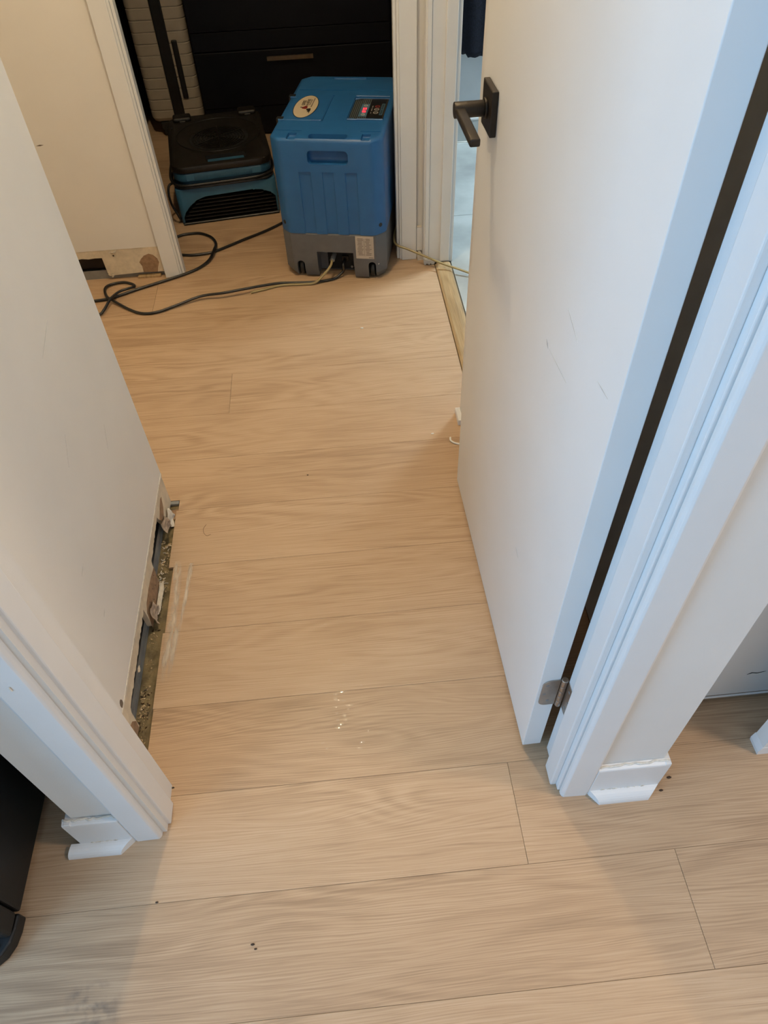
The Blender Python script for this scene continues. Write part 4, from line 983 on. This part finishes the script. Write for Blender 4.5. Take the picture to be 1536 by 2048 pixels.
for i, (x, y, s) in enumerate(((0.497, 0.458, 0.003), (0.520, 0.480, 0.0035))):
    speck(x + 0.022, y - 0.02, s, 'dark', ['dark crumb beside the right shoe moulding', 'dark crumb behind the right baseboard corner'][i], 'speck')
# hair on the floor
o = tube('hair', [(-0.388, 1.199, 0.0005), (-0.394, 1.186, 0.0006), (-0.392, 1.172, 0.0005), (-0.384, 1.162, 0.0006), (-0.374, 1.165, 0.0005)], 0.0004, 'dark', None, 5, 6); tag(o, 'curled hair on the floor near the open strip', 'hair')
# water beads left on the floor
r = random.Random(12); bm = bmesh.new()
def bead(x, y, a, b, rot):
    mt = Matrix.Translation((x, y, 0.0002)) @ Matrix.Rotation(rot, 4, 'Z') @ Matrix.Diagonal((a * 1.15, b * 1.35, 0.00045, 1))
    n = 10; rings = []
    for k in range(4):
        t = k / 4; rad = math.cos(t * math.pi / 2); z = math.sin(t * math.pi / 2)
        rings.append([bm.verts.new(mt @ Vector((rad * math.cos(2 * math.pi * i / n), rad * math.sin(2 * math.pi * i / n), z))) for i in range(n)])
    tp = bm.verts.new(mt @ Vector((0, 0, 1)))
    for A, B in zip(rings, rings[1:]):
        for i in range(n): bm.faces.new((A[i], A[(i + 1) % n], B[(i + 1) % n], B[i]))
    for i in range(n): bm.faces.new((rings[-1][i], rings[-1][(i + 1) % n], tp))
for x, y, a, b in ((-0.069, 0.703, 0.010, 0.003), (-0.082, 0.699, 0.005, 0.003), (-0.083, 0.689, 0.004, 0.0035), (-0.078, 0.685, 0.007, 0.0018), (-0.066, 0.683, 0.005, 0.0015), (-0.055, 0.671, 0.007, 0.0022), (-0.083, 0.670, 0.004, 0.002), (-0.057, 0.663, 0.003, 0.002), (-0.066, 0.650, 0.004, 0.004), (-0.064, 0.640, 0.004, 0.0025), (-0.080, 0.642, 0.003, 0.002), (-0.075, 0.631, 0.006, 0.003), (-0.080, 0.624, 0.006, 0.0025), (-0.0815, 0.656, 0.003, 0.002), (-0.02, 0.612, 0.0018, 0.0030), (-0.112, 0.596, 0.004, 0.0015), (-0.104, 0.584, 0.003, 0.0015), (-0.034, 0.589, 0.005, 0.003), (-0.040, 0.578, 0.005, 0.002), (-0.092, 0.780, 0.003, 0.002), (-0.062, 0.766, 0.003, 0.002), (-0.088, 0.772, 0.003, 0.0015), (-0.105, 0.868, 0.004, 0.002), (-0.098, 0.872, 0.004, 0.002), (-0.027, 0.713, 0.003, 0.0015), (0.02, 0.345, 0.002, 0.001)):
    bead(x, y, a, b, r.uniform(-0.3, 0.4))
tag(from_bm('water_beads', bm, 'water', None, True), 'small water beads shining on the floor boards in the doorway', 'water', kind='stuff')
# dust and dirt films
def filmmesh(name, path, widths, cov, mat, z=0.0003):
    """ribbon of thin deposit; 'cover' fades out at its rim"""
    bm = bmesh.new(); lay = bm.verts.layers.float.new('cover'); rows = []
    for (x, y), w, cv in zip(path, widths, cov):
        row = []
        for k in range(7):
            t = k / 6; v = bm.verts.new((x + (t - 0.5) * w, y, z)); v[lay] = cv * max(0, 1 - abs(2 * t - 1) ** 2.2); row.append(v)
        rows.append(row)
    for A, B in zip(rows, rows[1:]):
        for k in range(6): bm.faces.new((A[k], A[k + 1], B[k + 1], B[k]))
    bm.normal_update()
    if bm.faces and sum(f.normal.z for f in bm.faces) < 0: bmesh.ops.reverse_faces(bm, faces=list(bm.faces))
    me = bpy.data.meshes.new(name); bm.to_mesh(me); bm.free(); o = link(name, me, mat); return o
o = filmmesh('dust_smear', [(-0.450, 1.090), (-0.446, 1.060), (-0.443, 1.00), (-0.442, 0.94), (-0.440, 0.88), (-0.443, 0.82), (-0.448, 0.76)], [0.018, 0.024, 0.022, 0.024, 0.034, 0.034, 0.022], [0.3, 0.8, 0.7, 0.7, 0.9, 0.8, 0.0], 'dustfilm')
tag(o, 'pale drywall dust smeared on the floor along the open strip', 'dust', kind='stuff')
o = filmmesh('dust_streak', [(-0.415, 1.080), (-0.416, 1.05), (-0.418, 1.0), (-0.422, 0.95), (-0.426, 0.90), (-0.428, 0.85)], [0.012, 0.013, 0.011, 0.010, 0.012, 0.010], [0.7, 1.0, 0.9, 0.7, 0.4, 0.0], 'dustfilm', 0.0004)
tag(o, 'thin white dust streak on the floor right of the wider smear', 'dust', kind='stuff')
o = filmmesh('dirt_smudge', [(-0.50, 0.235), (-0.50, 0.215), (-0.495, 0.195), (-0.49, 0.175), (-0.49, 0.155)], [0.05, 0.09, 0.10, 0.09, 0.05], [0, 0.8, 1, 0.8, 0], 'dirtfilm')
tag(o, 'grey dirt smudge on the floor near the bottom left corner', 'dirt', kind='stuff')
